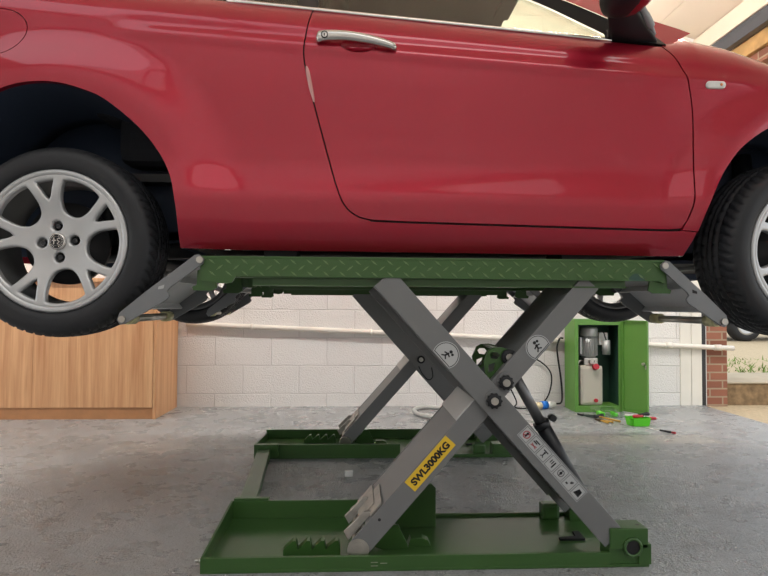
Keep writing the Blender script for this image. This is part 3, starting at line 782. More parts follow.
def warning_strip():
    L = sqrt((B1[0]-B0[0])**2+(B1[1]-B0[1])**2)
    s0, s1 = .665, .957; m0, m1 = -.0130, .0350; y = .0035
    b = MB(); bar(b, B0, B1, s0, s1, m0, m1, y-.0006, y, 0)
    d, n, _ = arm_pts(B0, B1, 0, 0)
    N = 7; cw = (s1-s0)/N
    def pr(poly): b.prism([at(B0, B1, u, v) for u, v in poly], y-.0011, y-.0006)
    def rect(u0, u1, v0, v1): pr([(u0, v0), (u1, v0), (u1, v1), (u0, v1)])
    def disc(u, v, r): pr([(u+r*cos(2*pi*k/14), v+r*sin(2*pi*k/14)) for k in range(14)])
    def ring(u, v, r, w):
        for k in range(16):
            a, c = 2*pi*k/16, 2*pi*(k+1)/16
            pr([(u+r*cos(a), v+r*sin(a)), (u+r*cos(c), v+r*sin(c)), (u+(r-w)*cos(c), v+(r-w)*sin(c)), (u+(r-w)*cos(a), v+(r-w)*sin(a))])
    def line(u0, v0, u1, v1, w=.0011):
        e = Vector((u1-u0, v1-v0)).normalized(); f = Vector((-e.y, e.x))*w
        pr([(u0+f.x, v0+f.y), (u1+f.x, v1+f.y), (u1-f.x, v1-f.y), (u0-f.x, v0-f.y)])
    for k in range(N):
        u0 = s0+k*cw+.003; u1 = s0+(k+1)*cw-.003; v0, v1 = m0+.0035, m1-.0035
        b.mi = 1
        for q in ((u0, v0, u1, v0), (u0, v1, u1, v1), (u0, v0, u0, v1), (u1, v0, u1, v1)): line(*q, .0007)
        cu, cv = (u0+u1)/2, (v0+v1)/2
        if k == 0: b.mi = 2; ring(cu, cv, .013, .003); line(cu-.008, cv-.008, cu+.008, cv+.008, .0014); b.mi = 1; disc(cu, cv+.005, .004); line(cu, cv+.003, cu, cv-.008, .003)
        elif k == 1: rect(cu-.012, cu+.004, cv+.002, cv+.006); rect(cu-.008, cu+.012, cv+.008, cv+.012); b.mi = 2; line(cu-.011, cv-.011, cu+.011, cv-.004, .0014); line(cu-.011, cv-.004, cu+.011, cv-.011, .0014)
        elif k == 2: disc(cu, cv+.004, .0036); line(cu-.010, cv+.010, cu+.010, cv+.010, .002); line(cu, cv+.004, cu, cv-.008, .002); line(cu, cv-.006, cu-.006, cv-.012, .0015); line(cu, cv-.006, cu+.006, cv-.012, .0015)
        elif k == 3: rect(cu-.010, cu-.007, cv-.004, cv+.010); rect(cu-.003, cu, cv-.004, cv+.010); rect(cu+.004, cu+.009, cv-.012, cv+.010)
        elif k == 4: ring(cu, cv, .012, .0022); line(cu, cv-.010, cu, cv+.010, .0013); disc(cu, cv, .005)
        elif k == 5: rect(cu-.010, cu-.002, cv-.010, cv-.004); line(cu+.002, cv+.001, cu+.010, cv+.010, .0024); line(cu+.002, cv+.009, cu+.008, cv+.002, .0014)
        else: pr([(cu-.012, cv-.011), (cu+.012, cv-.011), (cu+.010, cv+.009), (cu-.004, cv+.011)]); b.mi = 0; disc(cu+.001, cv+.002, .0035)
    o = b.build('warning_label', [WHITE, INK, REDINK], nB); o['label'] = 'long silver sticker with seven warning pictograms'
warning_strip()
b = MB(); 
b.tube(spl([(.585, 1.345, .505), (.60, 1.30, .47), (.63, 1.28, .44), (.655, 1.29, .455), (.655, 1.33, .50)], 6), .003, 8); b.build('sensor_cable', BLACK, fA)

# ------------------------------------------------------------------ rubber blocks between lift and sill
for (x, w, lab) in ((-.02, .11, 'black rubber block on the green platform under the rear of the sill'), (1.02, .16, 'black rubber block on the green platform under the front of the sill')):
    tag(MB().box(x-w/2, x+w/2, .10, .26, .9965, 1.0275, .004).build('rubber_block', BLACK, loc=(x, .18, .9965)), lab, 'block', 'rubber blocks under the sill')

# ------------------------------------------------------------------ the red car
YC = .88
car = thing('car', 'red three door hatchback raised on the scissor lift', 'car', (.55, YC, .73))
RA = (-.72, 1.135); FA = (1.795, 1.105)
def zbelt(x): return 1.832-.075*x
ZT = [(-1.5, 1.93), (1.25, 1.805), (1.385, 1.810), (1.53, 1.782), (1.72, 1.722), (1.95, 1.64), (2.2, 1.53), (2.45, 1.38), (2.7, 1.2)]
Y0P = [(1.0, .085), (1.02, .066), (1.05, .046), (1.09, .027), (1.12, .0205), (1.165, .013), (1.19, .0105), (1.215, .0150), (1.25, .0215), (1.30, .028), (1.38, .026), (1.48, .018), (1.58, .010), (1.66, .008), (1.9, .012)]
def smooth_interp(P, x):
    s_ = 0
    for k in range(-4, 5): s_ += interp(P, x+k*.005)
    return s_/9
def inset(x, z):
    zt = interp(ZT, x) if x > 1.2 else zbelt(x)+.066
    v = smooth_interp(Y0P, z)
    h = .2; t = (z-(zt-h))/h
    if t > 0: t = min(t, .985); v += .19*(1-sqrt(1-t*t))
    zc = 1.712-.06*x                                    # shoulder crease
    if x < 1.75:
        v -= .0042*exp(-((z-(zc-.028))/.019)**2)*sm(-.62, -.40, x)*(1-sm(1.35, 1.75, x)); v += .0036*exp(-((z-(zc+.012))/.019)**2)*sm(-.62, -.40, x)*(1-sm(1.35, 1.75, x))
    r = sqrt((x-RA[0])**2+(z-RA[1])**2)
    fl = 1-sm(.40, .62, r)
    fl *= 1-sm(1.60, 1.80, z)
    v -= fl*.040
    r = sqrt((x-FA[0])**2+(z-FA[1])**2)
    v -= (1-sm(.40, .56, r))*.028*(1-sm(1.5, 1.68, z))
    if x > 2.0: v += .42*((x-2.0)/.6)**2.2
    if x < -1.05: v += .30*((-1.05-x)/.4)**2.2
    return v
def panel(name, outline, parent, m=RED, side=0, holes=(), step=.02, off=0.0, depth=.02, mats=None):
    """curved body panel: (x,z) outline cut to a grid, laid on the car side surface"""
    polys = [[Vector((p[0], p[1], 0)) for p in outline]]+[[Vector((p[0], p[1], 0)) for p in h] for h in holes]
    tris = tessellate_polygon(polys); flat = [p for q in polys for p in q]
    bm = bmesh.new(); V = [bm.verts.new((p.x, 0, p.y)) for p in flat]
    for t_ in tris:
        try: bm.faces.new([V[i] for i in t_])
        except ValueError: pass
    xs = [p.x for p in flat]; zs = [p.y for p in flat]
    k = math.ceil(min(xs)/step)
    while k*step < max(xs):
        bmesh.ops.bisect_plane(bm, geom=bm.verts[:]+bm.edges[:]+bm.faces[:], dist=1e-5, plane_co=(k*step, 0, 0), plane_no=(1, 0, 0)); k += 1
    st2 = step*.6; k = math.ceil(min(zs)/st2)
    while k*st2 < max(zs):
        bmesh.ops.bisect_plane(bm, geom=bm.verts[:]+bm.edges[:]+bm.faces[:], dist=1e-5, plane_co=(0, 0, k*st2), plane_no=(0, 0, 1)); k += 1
    bm.normal_update()
    for f in bm.faces:
        if f.normal.y > 0: f.normal_flip()
    bound = [e for e in bm.edges if len(e.link_faces) == 1]
    nr = []
    e_ = .003
    for v in bm.verts:
        x, z = v.co.x, v.co.z
        gx = (inset(x+e_, z)-inset(x-e_, z))/(2*e_); gz = (inset(x, z+e_)-inset(x, z-e_))/(2*e_)
        nr.append(Vector((gx, -1, gz)).normalized()); v.co.y = inset(x, z)-off
    bm.verts.index_update()
    # turned-in edge
    extra = []
    for e in bound:
        a, c = e.verts; f = e.link_faces[0]
        ctr = f.calc_center_median(); mid = (a.co+c.co)/2
        ed = (c.co-a.co).normalized(); out = (mid-ctr); out -= ed*out.dot(ed); out.y = 0; out.normalize()
        P = [a.co.copy(), c.co.copy(), c.co+Vector((0, depth, 0)), a.co+Vector((0, depth, 0))]
        vv = [bm.verts.new(p) for p in P]; nr += [out]*4
        ff = bm.faces.new(vv); ff.normal_update()
        if ff.normal.dot(out) < 0: ff.normal_flip()
    for f in bm.faces: f.smooth = True
    if side:
        for v in bm.verts: v.co.y = 2*YC-v.co.y
        nr = [Vector((n.x, -n.y, n.z)) for n in nr]
        bmesh.ops.reverse_faces(bm, faces=bm.faces[:])
    offv = Vector(parent['_o']) if '_o' in parent else Vector((0, 0, 0))
    for v in bm.verts: v.co -= offv
    me = bpy.data.meshes.new(name); bm.to_mesh(me); bm.free(); me.materials.append(m)
    me.normals_split_custom_set_from_vertices([tuple(n) for n in nr])
    o = bpy.data.objects.new(name, me); COL.objects.link(o); o.parent = parent; o['_o'] = tuple(offv)
    return o
def offset_poly(P, d):
    n = len(P); out = []
    A = sum(P[i][0]*P[(i+1) % n][1]-P[(i+1) % n][0]*P[i][1] for i in range(n)); s_ = 1 if A > 0 else -1
    for i in range(n):
        a, b_, c = Vector(P[i-1]), Vector(P[i]), Vector(P[(i+1) % n])
        e = (b_-a).normalized(); f = (c-b_).normalized()
        n1 = Vector((-e.y, e.x))*s_; n2 = Vector((-f.y, f.x))*s_; m = (n1+n2)
        m = m/max(m.length_squared/2, .5); out.append(tuple(b_+m*d))
    return out
# outlines (x, z) of the visible panels
d_left = spl([(.083, zbelt(.08)), (.068, 1.747), (.058, 1.665), (.066, 1.599), (.086, 1.518), (.130, 1.357), (.170, 1.218), (.197, 1.160), (.236, 1.129), (.282, 1.116)], 5)
d_bot = [(.40, 1.1125), (.741, 1.106), (1.10, 1.0995), (1.28, 1.0965)]
d_right = spl([(1.316, 1.099), (1.337, 1.146), (1.355, 1.223), (1.365, 1.397), (1.361, 1.498), (1.342, 1.598), (1.310, 1.675), (1.275, zbelt(1.275))], 5)
door_top = [(1.1, zbelt(1.1)), (.7, zbelt(.7)), (.4, zbelt(.4))]
door_out = d_left+d_bot+d_right+door_top
arch_r = spl([(-1.115, 1.02), (-1.112, 1.12), (-1.09, 1.245), (-1.02, 1.375), (-.94, 1.46), (-.88, 1.505), (-.796, 1.53), (-.703, 1.532), (-.61, 1.508), (-.548, 1.478), (-.453, 1.400), (-.389, 1.321), (-.351, 1.245), (-.334, 1.172), (-.327, 1.093), (-.328, 1.022)], 4)
arch_f = spl([(1.342, 1.014), (1.364, 1.09), (1.388, 1.164), (1.416, 1.224), (1.458, 1.298), (1.518, 1.377), (1.608, 1.442), (1.70, 1.478), (1.795, 1.49), (1.89, 1.478), (1.98, 1.442), (2.07, 1.377), (2.13, 1.298), (2.17, 1.224), (2.2, 1.164), (2.22, 1.09), (2.235, 1.0)], 4)
flap_c = (-.900, 1.700); 
def flap_ring(r): return [(flap_c[0]+r*1.12*cos(a)+r*.1*sin(2*a), flap_c[1]+r*sin(a)) for a in [2*pi*k/40 for k in range(40)]]
body_out = [(-1.42, 1.05)]+[(-1.12, 1.03)]+arch_r[1:-1]+[(-.328, 1.022), (.05, 1.021), (.70, 1.018), (1.342, 1.015)]+[(1.345, 1.03), (1.362, 1.0895)]+[(1.316, 1.0945)]+[(p[0], p[1]) for p in reversed(d_left[:-1]+[(.282, 1.1135)]+[(x, z-.0025) for x, z in d_bot])]+[(-.1, zbelt(-.1)), (-.5, 1.872), (-.9, 1.888), (-1.30, 1.87), (-1.42, 1.6)]
wing_out = [(1.364, 1.0925)]+arch_f[4:-4]+[(2.235, 1.16), (2.46, 1.18), (2.44, 1.36), (2.2, 1.515), (1.95, 1.625), (1.72, 1.707), (1.53, 1.767), (1.40, 1.794), (1.33, 1.794), (1.278, zbelt(1.275))]+list(reversed(d_right[1:-1]))+[(1.318, 1.0975)]
def clean(P):
    out = []
    for p in P:
        p = (float(p[0]), float(p[1]))
        if not out or (Vector(p)-Vector(out[-1])).length > .0008: out.append(p)
    return out
cup_ring = [(.238+.058*cos(2*pi*k/36), 1.689+.026*sin(2*pi*k/36)) for k in range(36)]
for s_ in (0, 1):
    q = panel('side_panel', clean(body_out), car, RED, s_, holes=[flap_ring(.078)] if s_ == 0 else [], step=.02)
    if s_ == 0: panel('fuel_flap', flap_ring(.0755), q, RED, 0, step=.02)
    dr = panel('door', offset_poly(clean(door_out), .0045), car, RED, s_, step=.02, depth=.03, holes=[] if s_ else [cup_ring])
    if s_ == 0: door = dr
    w_ = panel('front_wing', clean(wing_out), car, RED, s_, step=.02)
    if s_ == 0: wing = w_
    # black inner skin seen in the panel gaps
    def yy(v): return v if s_ == 0 else 2*YC-v
    b = MB()
    def gapstrip(P, w=.02):
        for a, c in zip(P, P[1:]):
            a = Vector(a); c = Vector(c)
            if (c-a).length < 1e-4: continue
            e = (c-a).normalized(); n = Vector((-e.y, e.x))*w
            ya, yc = inset(a.x, a.y)+.018, inset(c.x, c.y)+.018
            vv = [b.bm.verts.new(p) for p in ((a.x+n.x, yy(ya), a.y+n.y), (c.x+n.x, yy(yc), c.y+n.y), (c.x-n.x, yy(yc), c.y-n.y), (a.x-n.x, yy(ya), a.y-n.y))]
            b.bm.faces.new(vv)
    gapstrip(clean(d_left+d_bot+d_right)); gapstrip([(1.30, 1.095), (1.364, 1.091)]); bmesh.ops.remove_doubles(b.bm, verts=b.bm.verts[:], dist=1e-4)
    b.build_each('door_seal', BLACK, car)
    if s_ == 0:
        b = MB(); gapstrip(flap_ring(.077)+flap_ring(.077)[:1], .012); bmesh.ops.remove_doubles(b.bm, verts=b.bm.verts[:], dist=1e-4); b.build('flap_seal', BLACK, car)
    # dark skirt below the sill
    b = MB()
    b.hexa([(-.32, yy(.085), 1.0), (1.34, yy(.085), .998), (1.34, yy(.30), .998), (-.32, yy(.30), 1.0), (-.32, yy(.072), 1.028), (1.34, yy(.072), 1.022), (1.34, yy(.30), 1.06), (-.32, yy(.30), 1.06)]) if False else \
    b.hexa([(-.32, yy(.095), 1.028), (1.34, yy(.095), 1.028), (1.34, yy(.32), 1.028), (-.32, yy(.32), 1.028), (-.32, yy(.08), 1.05), (1.34, yy(.08), 1.05), (1.34, yy(.32), 1.07), (-.32, yy(.32), 1.07)])
    bmesh.ops.recalc_face_normals(b.bm, faces=b.bm.faces[:]); b.build('sill_skirt', FRAME, car)
    # wheel arch liners
    for (c, AP) in ((RA, arch_r), (FA, arch_f)):
        b = MB(); n = len(AP)
        Q = [(c[0]+(p[0]-c[0])*1.012, c[1]+(p[1]-c[1])*1.012) for p in AP]
        def fn(u, v):
            p = Q[int(round(u*(n-1)))]; return (p[0], yy(lerp(inset(p[0], p[1])+.016, .42, v)), p[1])
        b.grid(fn, n-1, 6)
        def fn2(u, v):
            p = Q[int(round(u*(n-1)))]; return (c[0]+(p[0]-c[0])*v, yy(.42), lerp(1.02, p[1], v))
        b.grid(fn2, n-1, 3)
        bmesh.ops.remove_doubles(b.bm, verts=b.bm.verts[:], dist=1e-4)
        b.build('wheel_arch_liner', LINER, car)
    # chrome strip along the belt
    P = [(x, yy(inset(x, zbelt(x))-.001), zbelt(x)+.003) for x in [-.20+k*.05 for k in range(27)]]
    MB().tube(P, .0072, 10).build('belt_trim', CHROME, car)
    # pillars and side glass; the glass leans in from the belt to the roof rail
    def gy(z, x): return inset(x, zbelt(x))+.012+(z-zbelt(x))*.62
    rail = spl([(1.405, 1.806), (1.34, 1.84), (1.25, 1.888), (1.05, 2.01), (.82, 2.125), (.55, 2.20), (.15, 2.225), (-.3, 2.21), (-.75, 2.14), (-1.05, 2.03)], 5)
    # window opening top follows the rail .10 lower
    wtop = [(1.115, 1.772), (1.01, 1.848), (.914, 1.918), (.75, 2.015), (.58, 2.085), (.35, 2.12), (.09, 2.125)]
    def plate(name, poly, m, dy=0, th=.006, par=car):
        bb = MB()
        va = [bb.bm.verts.new((x, yy(gy(z, x)+dy), z)) for x, z in poly]; vb = [bb.bm.verts.new((x, yy(gy(z, x)+dy+th), z)) for x, z in poly]
        fs = [bb.bm.faces.new(va), bb.bm.faces.new(vb[::-1])]; n = len(poly)
        for i in range(n): fs.append(bb.bm.faces.new((va[i], vb[i], vb[(i+1) % n], va[(i+1) % n])))
        bmesh.ops.triangulate(bb.bm, faces=bb.bm.faces[:]); bmesh.ops.recalc_face_normals(bb.bm, faces=bb.bm.faces[:])
        return bb.build(name, m, par)
    plate('door_window', [(.10, zbelt(.1)+.004), (1.112, zbelt(1.11)+.004)]+wtop, GLASS, .006, .004)
    plate('quarter_window', [(-.62, zbelt(-.62)+.01), (.03, zbelt(.03)+.004), (.03, 2.12), (-.3, 2.10), (-.55, 2.0)], GLASS, .006, .004)
    plate('centre_pillar', [(.03, zbelt(.03)+.004), (.10, zbelt(.1)+.004), (.09, 2.125), (.03, 2.12)], BPLAS, .0, .03)
    # black window frame then red pillar / roof rail
    fr = [(1.30, 1.737), (1.262, 1.772), (1.14, 1.862), (1.01, 1.945), (.80, 2.055), (.58, 2.125), (.35, 2.155), (.05, 2.16), (-.3, 2.14), (-.6, 2.06), (-.78, 1.95)]
    wt2 = [(1.112, zbelt(1.11)+.004)]+wtop+[(.03, 2.12), (-.3, 2.10), (-.55, 2.0), (-.62, zbelt(-.62)+.01)]
    bb = MB()
    def band(P, Q, dy):
        n = 60
        def pick(C, t):
            L_ = [0]
            for a, c in zip(C, C[1:]): L_.append(L_[-1]+(Vector(c)-Vector(a)).length)
            s__ = t*L_[-1]
            for i in range(len(C)-1):
                if s__ <= L_[i+1]+1e-9:
                    return Vector(C[i]).lerp(Vector(C[i+1]), (s__-L_[i])/max(1e-9, L_[i+1]-L_[i]))
            return Vector(C[-1])
        def fn(u, v):
            p = pick(P, u).lerp(pick(Q, u), v); return (p.x, yy(gy(p.y, p.x)+dy), p.y)
        bb.grid(fn, n, 3)
    band(wt2, fr, -.004); bmesh.ops.recalc_face_normals(bb.bm, faces=bb.bm.faces[:]); bb.build('window_frame', FRAME, car)
    bb = MB(); band(fr, rail[:-3]+[(-1.0, 1.95)], -.008); bmesh.ops.recalc_face_normals(bb.bm, faces=bb.bm.faces[:]); bb.build('pillar', RED, car)
    plate('rear_pillar', [(-.62, zbelt(-.62)), (-.55, 2.0), (-.78, 1.97), (-1.05, 2.03), (-1.35, 1.90), (-1.30, 1.875), (-.9, 1.893), (-.7, 1.885)], RED, -.006, .02)
    # front corner cover under the mirror
    plate('mirror_base', [(1.095, zbelt(1.1)+.010), (1.292, zbelt(1.285)+.004), (1.262, 1.785), (1.17, 1.85), (1.095, 1.80)], BPLAS, -.016, .02)
    RAIL = [(x, inset(x, zbelt(x))+.004+(z-zbelt(x))*.62, z) for x, z in rail]
# roof, windscreen, bonnet, tail
def hdr(u): return (.94-.30*u*u, YC+.60*u, 2.235-.075*u*u)
def wbase(u): return (1.56-.17*u*u, YC+.715*u, 1.845-.05*u*u)
b = MB()
def fr_(u, v):
    U = 2*u-1; h_ = hdr(U); x = lerp(h_[0], -1.02, v); zr = lerp(h_[2], 2.02, max(0, (v-.25)/.75)**2)+.03*sin(pi*min(1, v*1.3))*(1-U*U*.5); yh = lerp(.60, .56, v)
    return (x, YC+yh*U, zr-.035*U*U*v)
b.grid(fr_, 24, 24); b.build('roof', RED, car)
b = MB(); b.grid(lambda u, v: (fr_(u, v)[0]-.01, fr_(u, v)[1], fr_(u, v)[2]-.035), 16, 16); b.build('headlining', LINING, car)
b = MB()
for k in range(2): b.box(.86-k*0, .93, YC+(.12 if k else -.42), YC+(.42 if k else -.12), 2.165, 2.185, .006)
b.build('sun_visor', LINING, car)
b = MB()
def fw(u, v):
    U = 2*u-1; p, q = Vector(wbase(U)), Vector(hdr(U)); m = p.lerp(q, v); m += Vector((.02, 0, .03))*sin(pi*v); return m
b.grid(fw, 24, 12); b.build('windscreen', GLASS, car)
b = MB()
def fbn(u, v):
    U = 2*u-1; x = lerp(1.36, 2.43, v) + (.16*(1-U*U))*(1-v)+(.18*(1-U*U))*v
    xs = lerp(1.36, 2.43, v); y_in = max(.03, inset(xs, interp(ZT, xs)-.012)); z = interp(ZT, xs)-.012
    return (x, YC+(YC-y_in)*U, z+.085*(1-abs(U)**2.6)*(1-.5*v))
b.grid(fbn, 30, 30); b.build('bonnet', RED, car)
b = MB()
def fbump(u, v):
    U = 2*u-1; z = lerp(1.03, 1.37, v); y_in = inset(2.44, min(z, 1.37)); bul = .20*(1-abs(U)**2.4)*(1-.25*v)
    return (2.44+bul+.02*sin(pi*v), YC+(YC-y_in)*U, z)
b.grid(fbump, 30, 12); b.build('front_bumper', RED, car)
b = MB()
def frear(u, v):
    U = 2*u-1; z = lerp(1.05, 1.88, v); y_in = inset(-1.40, z); bul = .12*(1-abs(U)**2.6)*(1-.5*v)
    return (-1.41-bul, YC+(YC-y_in)*U, z)
b.grid(frear, 30, 12); b.build('tailgate', RED, car)
b = MB()
def frg(u, v):
    U = 2*u-1; p = Vector((-1.42-.07*(1-abs(U)**2.6), YC+.66*U, 1.88)); q = Vector((-1.02, YC+.56*U, 2.0)); return p.lerp(q, v)
b.grid(frg, 16, 6); b.build('rear_window', GLASS, car)
b = MB()
def fcow(u, v):
    U = 2*u-1; p = Vector(wbase(U))+Vector((-.03, 0, .004)); q = Vector(fbn(u, .06))+Vector((0, 0, -.006)); return p.lerp(q, v)
b.grid(fcow, 30, 4); b.build('cowl', BPLAS, car)
# underside
b = MB(); b.box(-.30, 1.36, .33, 2*YC-.33, 1.035, 1.06); b.box(-1.35, -.30, .42, 2*YC-.42, 1.09, 1.12); b.box(1.36, 2.4, .42, 2*YC-.42, 1.03, 1.06)
b.box(-.25, 1.3, YC-.12, YC+.12, 1.0, 1.034, .02); b.build('underbody', FRAME, car)
b = MB(); b.tube(spl([(1.3, YC-.05, .985), (.6, YC-.05, .99), (0, YC+.1, .995), (-.5, YC+.15, 1.0)], 6), .026, 14); b.build('exhaust_pipe', DARKM, car) if False else b.bm.free()
b = MB(); b.box(-1.30, 1.30, .34, 2*YC-.34, 1.30, 1.33); b.build('cabin_floor', BPLAS, car)
# axle / suspension behind the wheels
b = MB(); b.tube([(-.70, .24, 1.04), (-.70, 2*YC-.24, 1.04)], .035, 14); b.tube([(-.30, .36, 1.05), (-.70, .32, 1.02)], .03, 12); b.tube([(-.68, .34, 1.0), (-.68, .34, 1.35)], .035, 14)
b.tube([(1.79, .24, 1.04), (1.79, 2*YC-.24, 1.04)], .028, 14); b.tube([(1.79, .34, 1.05), (1.79, .40, 1.45)], .035, 14); b.build_each('suspension', BPLAS, car)
# interior
for yc_ in (.50, 1.26):
    b = MB(); b.box(.28, .82, yc_-.25, yc_+.25, 1.36, 1.52, .05)
    d = Vector((-.30, 0, .95)).normalized()
    def sb(u, v):
        a = 2*pi*u; t = v
        c = Vector((.32, yc_, 1.50))+d*(.55*t); w = .235*(1-.25*t**3); th = .07*(1-.35*t)
        return c+Vector((th*cos(a), w*sin(a), 0))
    b.grid(sb, 24, 10); tp = Vector((.32, yc_, 1.50))+d*.55
    b.ball(tp+Vector((-.01, 0, .10)), .055, .125, .085, 20, 12, .7)
    b.tube([tp+Vector((0, -.05, -.03)), tp+Vector((-.005, -.05, .06))], .007, 8); b.tube([tp+Vector((0, .05, -.03)), tp+Vector((-.005, .05, .06))], .007, 8)
    b.build('front_seat', SEAT, car)
b = MB(); b.box(-.65, -.25, .30, 2*YC-.30, 1.36, 1.55, .05)
b.hexa([(-.72, .28, 1.52), (-.58, .28, 1.52), (-.58, 2*YC-.28, 1.52), (-.72, 2*YC-.28, 1.52), (-.88, .30, 2.0), (-.76, .30, 2.0), (-.76, 2*YC-.30, 2.0), (-.88, 2*YC-.30, 2.0)], .03); b.build('rear_seat', SEAT, car)
b = MB(); b.hexa([(1.02, .20, 1.45), (1.50, .20, 1.45), (1.50, 2*YC-.2, 1.45), (1.02, 2*YC-.2, 1.45), (1.08, .20, 1.70), (1.48, .22, 1.745), (1.48, 2*YC-.22, 1.745), (1.08, 2*YC-.2, 1.70)], .03); b.build('dashboard', BPLAS, car)
b = MB(); cs = Vector((.94, .50, 1.66)); ax = Vector((.45, 0, .9)).normalized(); sd = Vector((0, 1, 0))
b.tube([cs+.18*(cos(2*pi*k/40)*ax+sin(2*pi*k/40)*sd) for k in range(40)], .014, 10, closed=True)
b.tube([cs-.17*sd, cs+.17*sd], .012, 8); b.tube([cs, cs+Vector((.10, 0, -.05))], .03, 10); b.build('steering_wheel', BPLAS, car)
# door handle, lock, edge guard
b = MB()
H = [(.100, 1.705), (.112, 1.708), (.14, 1.7115), (.20, 1.711), (.26, 1.703), (.31, 1.6925), (.345, 1.683), (.362, 1.678)]
P = spl([(x, 0, z) for x, z in H], 5); n_ = len(P)
rings = []
for i, p in enumerate(P):
    t_ = i/(n_-1); rz = .0185*min(1, (t_/.10)**.5 if t_ < .10 else 1)*(1-.45*t_)*min(1, ((1-t_)/.08)**.5 if t_ > .92 else 1)+.0012
    yo = inset(p[0], p[2])-.006-.018*sin(pi*min(1, max(0, t_)))**.6
    rings.append([b.bm.verts.new((p[0]-.0, yo+.011*cos(2*pi*k/16), p[2]+rz*sin(2*pi*k/16))) for k in range(16)])
for A_, B_ in zip(rings, rings[1:]):
    for k in range(16):
        f = b.bm.faces.new((A_[k], A_[(k+1) % 16], B_[(k+1) % 16], B_[k])); f.smooth = True
b.bm.faces.new(rings[0]); b.bm.faces.new(rings[-1][::-1]); bmesh.ops.recalc_face_normals(b.bm, faces=b.bm.faces[:])
b.mi = 1; yl = inset(.125, 1.71)-.0315; b.lathe([(.009, yl), (.0115, yl-.001), (.0115, yl+.004)], (.128, 0, 1.7095), 'y', 20)
b.mi = 0; b.lathe([(0, yl-.0005), (.0085, yl-.0005)], (.128, 0, 1.7095), 'y', 16); b.mi = 1; b.box(.1268, .1292, yl-.0012, yl-.0006, 1.705, 1.714); b.box(.136, .1375, yl+.001, yl+.006, 1.70, 1.718)
hd = b.build('door_handle', [SATIN, INK], door); hd['label'] = 'satin chrome door handle'
b = MB()                                              # cupped recess behind the handle
def cup(u, v):
    a = 2*pi*u; r = v; x = .238+.058*r*cos(a); z = 1.689+.026*r*sin(a)
    return (x, inset(x, z)+.001+.026*(1-r**3), z)
b.grid(cup, 40, 12); b.build('handle_cup', RED, door)
b = MB()
E_ = spl([(.063, 1.615), (.064, 1.595), (.074, 1.545), (.088, 1.500)], 6); n_ = len(E_)
def eg(u, v):
    i = min(n_-1, int(round(u*(n_-1)))); x, z = E_[i]; w = .011*sin(pi*(.06+.88*u))**.6
    x2 = x+.004+w*v*1.2; return (x2, inset(x2, z)-.004*sin(pi*(.1+.8*v))-.0008, z)
b.grid(eg, n_-1, 6); b.build('door_edge_guard', mat('guard_plastic', srgb(206, 150, 146), .2, 0, .6), door)
# side repeater on the wing
b = MB(); x, z = 1.434, 1.586
def rep(u, v):
    a = 2*pi*u; q_ = pi/2*v
    cx_ = .022*(1 if cos(a) > 0 else -1)*min(1, abs(cos(a))*3); px_ = x+(cx_+.0125*cos(a))*cos(q_)**.35; pz_ = z+.0125*sin(a)*cos(q_)**.35-.1*(px_-x)*0
    return (px_, inset(px_, pz_)-.007*sin(q_)-.0008, pz_)
b.grid(rep, 40, 10); b.build('side_repeater', WPLAS, wing)
b = MB(); b.ball((x+.016, inset(x, z)-.0075, z), .005, .003, .005); b.build('repeater_bulb', ORANGE, wing)
# mirrors
MC = (1.075, -.10, 1.845)
b = MB(); b.ball(MC, .062, .105, .072, 28, 16, .75)
bmesh.ops.recalc_face_normals(b.bm, faces=b.bm.faces[:])
wm = b.build('wing_mirror', BPLAS, car)
SEC = [(.095, [(1.092, 1.756), (1.20, 1.746), (1.292, 1.738), (1.255, 1.785), (1.20, 1.845), (1.14, 1.82)]),
       (.05, [(1.080, 1.762), (1.18, 1.752), (1.262, 1.752), (1.235, 1.795), (1.185, 1.845), (1.12, 1.825)]),
       (.0, [(1.060, 1.775), (1.13, 1.766), (1.20, 1.775), (1.19, 1.812), (1.155, 1.85), (1.09, 1.85)]),
       (-.06, [(1.030, 1.80), (1.08, 1.79), (1.13, 1.80), (1.135, 1.84), (1.11, 1.88), (1.05, 1.88)])]
def ffoot(u, v):
    k = min(2, int(v*3)); t = v*3-k; n = 6; a = (u*n) % n; i0 = int(a) % n; q = a-int(a)
    A_ = Vector(SEC[k][1][i0]).lerp(Vector(SEC[k][1][(i0+1) % n]), q); B_ = Vector(SEC[k+1][1][i0]).lerp(Vector(SEC[k+1][1][(i0+1) % n]), q)
    p = A_.lerp(B_, t); return (p.x, lerp(SEC[k][0], SEC[k+1][0], t), p.y)
b.bm.free() if False else None
b = MB(); b.grid(ffoot, 36, 12); bmesh.ops.remove_doubles(b.bm, verts=b.bm.verts[:], dist=1e-5)
for _ in range(3): bmesh.ops.smooth_vert(b.bm, verts=[v for v in b.bm.verts if v.co.y < .08], factor=.5, use_axis_x=True, use_axis_y=False, use_axis_z=True)
bmesh.ops.recalc_face_normals(b.bm, faces=b.bm.faces[:])
b.build('mirror_foot', BPLAS, wm)
b = MB()
def cap(u, v):
    a = -pi/2+pi*u; t_ = -pi/2+pi*v
    def sg(q_, p_): return math.copysign(abs(q_)**p_, q_)
    return (MC[0]+.012+.078*sg(cos(a), .8)*sg(cos(t_), .8), MC[1]+.110*sg(sin(a), .8)*sg(cos(t_), .8), MC[2]+.006+.076*sg(sin(t_), .8))
b.grid(cap, 24, 16); b.build('mirror_cap', RED, wm)
b = MB(); b.tube(spl([(1.165, -.06, 1.82), (1.172, -.09, 1.85), (1.16, -.12, 1.90)], 6), .006, 10); b.build('mirror_rim', CLEAR, wm)
b = MB(); b.tube(spl([(1.243, .045, 1.772), (1.215, .012, 1.784), (1.175, -.025, 1.806), (1.125, -.065, 1.842)], 6), [.008]*6+[.014]*6+[.012]*7, 12); b.build('mirror_highlight', HILITE, wm)  # pale tube put in as the light streak along the black arm
